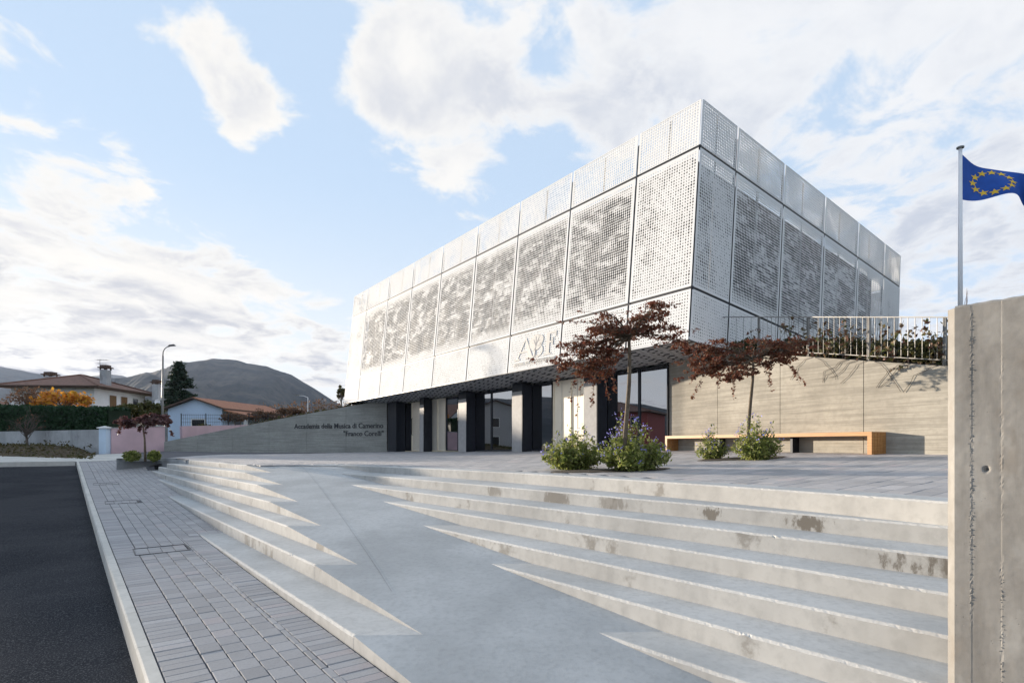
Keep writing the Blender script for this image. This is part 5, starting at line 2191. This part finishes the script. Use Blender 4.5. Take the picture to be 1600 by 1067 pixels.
def chimney(rf, base, h, wd, capped=True):
    g = MB(); g.box(base + Vector((0, 0, h / 2 - .5)), (wd / 2, 0, 0), (0, wd / 2, 0), (0, 0, h / 2 + .5))
    ch = g.build('chimney', M['lowwall'], rf)
    g = MB(); t = base + Vector((0, 0, h))
    for sx in (-1, 1):
        for sy in (-1, 1): g.box(t + Vector((sx * wd * .45, sy * wd * .45, .09)), (.06, 0, 0), (0, .06, 0), (0, 0, .09))
    g.box(t + Vector((0, 0, .24)), (wd * .72, 0, 0), (0, wd * .72, 0), (0, 0, .06))
    g.box(t + Vector((0, 0, .42)), (wd * .5, 0, 0), (0, wd * .5, 0), (0, 0, .12))
    g.build('chimney_cap', M['eaves'], rf)


h1, rf1, P1_, ex1, ey1, ze1, zr1 = hip_house(-45.9, 60.6, 3.95, 4.3, .06, 5.75, 7.35, -1.0, 'white two-storey house with brown hipped roof and tall chimney behind the hedge', M['white_wall'], M['roof_brown'], 1.0)
for px, py, Yc, hh, wd in ((165, 597, 59, 1.35, .75), (245, 612, 63, .85, .7), (79, 596, 62, .55, .9)):
    chimney(rf1, px_at(px, py, Yc), hh, wd)
hx = 3.95 * S; hy = 4.3 * S
for b_, sh in ((-1.6, 'closed'), (.4, 'closed'), (2.6, None)):
    win(h1, P1_(hx, b_, CZ + 4.4 * S), ey1, ex1, 1.15, 1.5, sh)
for a in (-2.2, 1.5):
    win(h1, P1_(a, -hy, CZ + 4.4 * S), ex1, -ey1, 1.15, 1.4, 'closed')
g = MB()
for sg in (0,):
    v0 = [P1_(hx + .01, -4.4, CZ + 3.05 * S), P1_(hx + 2.4, -4.4, CZ + 2.35 * S), P1_(hx + 2.4, 3.5, CZ + 2.35 * S), P1_(hx + .01, 3.5, CZ + 3.05 * S)]
    g.add(v0 + [p - Vector((0, 0, .14)) for p in v0], [(0, 1, 2, 3), (7, 6, 5, 4), (0, 4, 5, 1), (1, 5, 6, 2), (2, 6, 7, 3)])
g.build('porch_roof', M['roof_orange'], h1)
g = MB()
for b_ in (-4.1, -.4, 3.2): g.box(P1_(hx + 2.1, b_, CZ + .7 * S), (.14, 0, 0), (0, .14, 0), (0, 0, 1.75))
g.build('porch_post', M['white_wall'], h1)
g = MB()
for a_, b_ in (((-1, -1), (1, -1)), ((1, -1), (1, 1))):
    g.tube([P1_(a_[0] * (hx + 1.02), a_[1] * (hy + 1.02), ze1 - .02), P1_(b_[0] * (hx + 1.02), b_[1] * (hy + 1.02), ze1 - .02)], .075, 6)
g.build('gutter', M['eaves'], h1)
g = MB(); g.tube([P1_(hx + .9, hy + .9, ze1 - .05), P1_(hx + .1, hy - .3, ze1 - .6), P1_(hx + .1, hy - .3, CZ)], .05, 6)
g.build('downpipe', M['eaves'], h1)
# antenna
g = MB(); at = px_at(156, 594, 60)
g.tube([at, at + Vector((0, 0, 2.4))], .025, 5)
for zz, ln in ((2.3, .9), (1.9, .75), (1.2, .7)):
    g.tube([at + Vector((-ln * .4, 0, zz)), at + Vector((ln, 0, zz))], .015, 4)
    for q in range(5):
        xq = -ln * .4 + ln * 1.4 * q / 4
        g.tube([at + Vector((xq, -.35, zz)), at + Vector((xq, .35, zz))], .010, 4)
g.build('antenna', M['steel'], h1)
# satellite dish on the right gable of the house
g = MB(); dp = px_at(247, 628, 60.5)
g.add([dp] + [dp + Vector((.34 * math.cos(t), -.12, .34 * math.sin(t))) for t in [2 * math.pi * q / 14 for q in range(14)]], [(0, 1 + q, 1 + (q + 1) % 14) for q in range(14)])
g.build('satellite_dish', M['white_metal'], h1)


def gable_house(cx, cy, hw, hd, ang, h_e, h_r, h_g, label, wallm, roofm, over=.45):
    """ridge along local y; gable faces -y"""
    root = empty('house', w(cx, cy, h_g), label, 'house')
    ex = Vector((math.cos(ang), math.sin(ang), 0)); ey = Vector((-math.sin(ang), math.cos(ang), 0))
    c = w(cx, cy, 0); hw *= S; hd *= S
    z0, ze, zr = CZ + h_g * S, CZ + h_e * S, CZ + h_r * S
    P_ = lambda a, b_, z: Vector((c.x, c.y, 0)) + ex * a + ey * b_ + Vector((0, 0, z))
    g = MB()
    v_ = []
    for b_ in (-hd, hd):
        v_ += [P_(-hw, b_, z0), P_(hw, b_, z0), P_(hw, b_, ze), P_(0, b_, zr), P_(-hw, b_, ze)]
    g.add(v_, [(0, 1, 2, 3, 4), (9, 8, 7, 6, 5), (1, 6, 7, 2), (5, 0, 4, 9)])
    g.build('wall', wallm, root)
    sl = (zr - ze) / hw
    g = MB()
    for sx in (-1, 1):
        lo_ = ze - sl * over + .05
        v0 = [P_(0, -hd - over, zr + .05), P_(sx * (hw + over), -hd - over, lo_), P_(sx * (hw + over), hd + over, lo_), P_(0, hd + over, zr + .05)]
        up_ = [p + Vector((0, 0, .16)) for p in v0]
        g.add(v0 + up_, [(4, 5, 6, 7)], 0)
        g.add(v0 + up_, [(3, 2, 1, 0), (0, 1, 5, 4), (1, 2, 6, 5), (2, 3, 7, 6)], 1)
    rf = g.build('roof', [roofm, M['eaves']], root)
    return root, rf, P_, ex, ey


h2, rf2, P2_, ex2, ey2 = gable_house(-30.3, 61.5, 2.85, 6.2, -.11, 3.45, 4.4, -1.0, 'single-storey pale blue gabled house with orange tiled roof', M['blue_wall'], M['roof_orange'], .5)
hw2 = 2.85 * S; hd2 = 6.2 * S
win(h2, P2_(.4, -hd2, CZ + 2.0 * S), ex2, -ey2, 1.5, .95, None)
g = MB()
lo_ = CZ + 3.15 * S
v0 = [P2_(hw2 + .3, -hd2 - .3, lo_ + .1), P2_(hw2 + 3.0, -hd2 - .3, lo_ - .55), P2_(hw2 + 3.0, hd2, lo_ - .55), P2_(hw2 + .3, hd2, lo_ + .1)]
g.add(v0 + [p + Vector((0, 0, .14)) for p in v0], [(4, 5, 6, 7), (3, 2, 1, 0), (0, 1, 5, 4), (1, 2, 6, 5), (2, 3, 7, 6)])
g.build('porch_roof', M['roof_orange'], h2)
for b_ in lin(-hd2, hd2 - .5, 4):
    g = MB(); g.box(P2_(hw2 + 2.6, b_, CZ + .9 * S), (.16, 0, 0), (0, .16, 0), (0, 0, 1.75)); g.build('porch_post', M['white_wall'], h2)
for b_ in (-4, -.5, 3):
    win(h2, P2_(hw2, b_, CZ + 1.9 * S), ey2, ex2, 1.2, 1.3, None)
# grey gable at the far left edge
h3, rf3, P3_, ex3, ey3 = gable_house(-57, 53, 5, 6.5, .04, 3.6, 5.72, -1.0, 'pale house with dark roof edge at the far left edge behind the hedge', M['white_wall'], M['roof_brown'], .5)
# houses across the road, mirrored in the glass
h4, rf4, P4_, ex4, ey4 = gable_house(-86, 50, 7.0, 8, 1.3, 5.6, 8.0, -2.0, 'grey gabled house far across the road mirrored in the glass doors', M['grey_wall'], M['roof_brown'], .6)
for a in (-4, 0, 4):
    for z in (.6, 4.0):
        win(h4, P4_(a, -8 * S, CZ + z * S), ex4, -ey4, 1.4, 1.8, None)
        win(h4, P4_(7.0 * S, a, CZ + z * S), ey4, ex4, 1.4, 1.8, None)
h5, rf5, P5_, ex5, ey5, ze5, zr5 = hip_house(-88, 26, 7, 7, 0.2, 5.8, 8.0, -2.2, 'red rendered two-storey house across the road mirrored in the glass doors', M['red_wall'], M['roof_brown'], .7)
for b_ in (-5, -1.7, 1.7, 5):
    for z in (.6, 4.0):
        win(h5, P5_(7 * S, b_, CZ + z * S), ey5, ex5, 1.4, 1.8, None)

# street lamp
lb = px_at(253.5, 701, 38.5); lt = px_at(254.5, 556, 38.5)
lamp = empty('street_lamp', lb, 'tall grey street lamp with curved arm beside the pink wall', 'street lamp')
g = MB(); g.tube([lb - Vector((0, 0, .5)), lb.lerp(lt, .5), lt], [.10, .08, .06], 10); g.build('pole', M['steel'], lamp, smooth=True)
kx = 38.5 / FPX * S
arm = [lt, lt + Vector((.02, 0, .28)), lt + Vector((.12, 0, .5)), lt + Vector((.3, 0, .64)), lt + Vector((.52, 0, .70))]
g = MB(); g.tube(arm, .035, 8); g.build('arm', M['steel'], lamp, smooth=True)
g = MB(); hp = arm[-1]
g.add([hp + Vector(v_) for v_ in ((-.1, -.1, .0), (.38, -.13, .03), (.38, .13, .03), (-.1, .1, 0), (-.06, -.05, .10), (.30, -.07, .14), (.30, .07, .14), (-.06, .05, .10))],
      [(3, 2, 1, 0), (4, 5, 6, 7), (0, 1, 5, 4), (1, 2, 6, 5), (2, 3, 7, 6), (3, 0, 4, 7)])
g.build('lamp_head', M['dark_metal'], lamp)
# distant lamp and post above the sign wall
lb = px_at(481, 660, 60); lt = px_at(481, 621, 60)
l2 = empty('street_lamp', lb, 'small distant street lamp rising over the sign wall', 'street lamp')
g = MB(); g.tube([lb, lt], [.05, .04], 8); g.tube([lt, lt + Vector((-.5, 0, .2)), lt + Vector((-1.0, 0, .22))], [.03, .025, .02], 6); g.build('pole', M['white_metal'], l2)
g = MB(); g.box(lt + Vector((-1.15, 0, .28)), (.25, 0, 0), (0, .1, 0), (0, 0, .05)); g.build('lamp_head', M['steel'], l2)
# garden fence in front of the pale blue house
fa, fb = np.array([-21.9, 37.5]), np.array([-18.6, 46.5])
fen = empty('garden_fence', w(*((fa + fb) / 2), .2), 'thin dark metal garden fence on a pink plinth below the pale blue house', 'fence')
fd = (fb - fa)
g = MB(); g.bar(w(*fa, .5), w(*fb, .95), .22, 1.5); g.build('plinth', M['pink_wall'], fen)
for i in range(6):
    p = fa + fd * i / 5
    g = MB(); z = .5 + .45 * i / 5
    g.bar(w(*p, z + .5), w(*p, z + 1.55), .05, .05); g.build('post', M['dark_metal'], fen)
g = MB()
for zz in (.95, 1.2, 1.45): g.bar(w(*fa, .5 + zz), w(*fb, .95 + zz), .02, .02)
g.build('rail', M['dark_metal'], fen)
g = MB()
for i in range(60):
    p = fa + fd * i / 59; z = .5 + .45 * i / 59
    g.bar(w(*p, z + .75), w(*p, z + 1.5), .012, .012)
tag(g.build('bars', M['dark_metal'], fen), kind='stuff')
# far railing on the garden behind the sign wall
ra, rb_ = sw(1.0, 2.2, sw_top(1.0)), sw(6.6, 3.2, sw_top(6.6) + .0)
fr = empty('railing', ra.lerp(rb_, .5), 'pale thin railing on the lawn behind the sign wall beside the building', 'railing')
g = MB(); g.bar(ra + Vector((0, 0, 1.0)), rb_ + Vector((0, 0, 1.0)), .03, .03); g.build('top_rail', M['steel'], fr)
g = MB()
for i in range(44):
    p = ra.lerp(rb_, i / 43); g.bar(p + Vector((0, 0, -.05)), p + Vector((0, 0, .99)), .014, .014)
g.build('bars', M['steel'], fr)
# tree belt on the slope in front of the mountain
for i, (px, py, wp, hp_, Yd) in enumerate(((330, 662, 60, 20, 150), (440, 655, 80, 22, 160), (500, 648, 60, 20, 170), (560, 650, 60, 24, 150))):
    small_tree(px, py + 10, py - hp_, wp, Yd, ['distant scrub between the pale blue house roof and the conifer', 'distant scrub above the middle of the sign wall', 'distant scrub beside the small distant street lamp', 'distant scrub hidden partly by the white building corner'][i],
               'leaf_dry', 500, 'scrub on the far slope', seed=80 + i, size=.5, name='distant_shrub', cat='shrub')
# weeds along the low wall
cs = []
for i in range(500):
    s = random.uniform(.4, 16)
    if mnoise.noise(Vector((s * 1.1, 0, 3))) < .1: continue
    cs.append(lw(s, -.25 + random.gauss(0, .12), -.22 + random.random() ** 2 * .45))
for i in range(1800):
    gx, f = random.random(), random.random()
    P0 = np.array([-20.2, 27.2]) * (1 - gx) + np.array([-44, 33]) * gx
    P1 = np.array([-23.9, 32.6]) * (1 - gx) + np.array([-48, 43.5]) * gx
    p = P0 * (1 - f) + P1 * f
    cs.append(w(p[0], p[1], -H_pave_u(uv_of(*p)[0]) + .50 * sstep(0, .8, f) * sstep(0, .12, gx) + random.random() ** 3 * .12))
tag(leaf_quads(np.array(cs), .10, 0, 2.0).build('weeds', M['grass']), kind='stuff')

# thin air between here and the mountains
mh, NH = mat('haze_air')
NH.new('ShaderNodeOutputMaterial', inputs={1: NH.new('ShaderNodeVolumePrincipled', inputs={'Color': (.62, .74, 1.0, 1), 'Density': .00005, 'Anisotropy': .2}).outputs[0]})
g = MB(); g.abox(-14000, 14000, -14000, 14000, -40, 420)
hzb = g.build('haze', mh)
tag(hzb, kind='stuff')
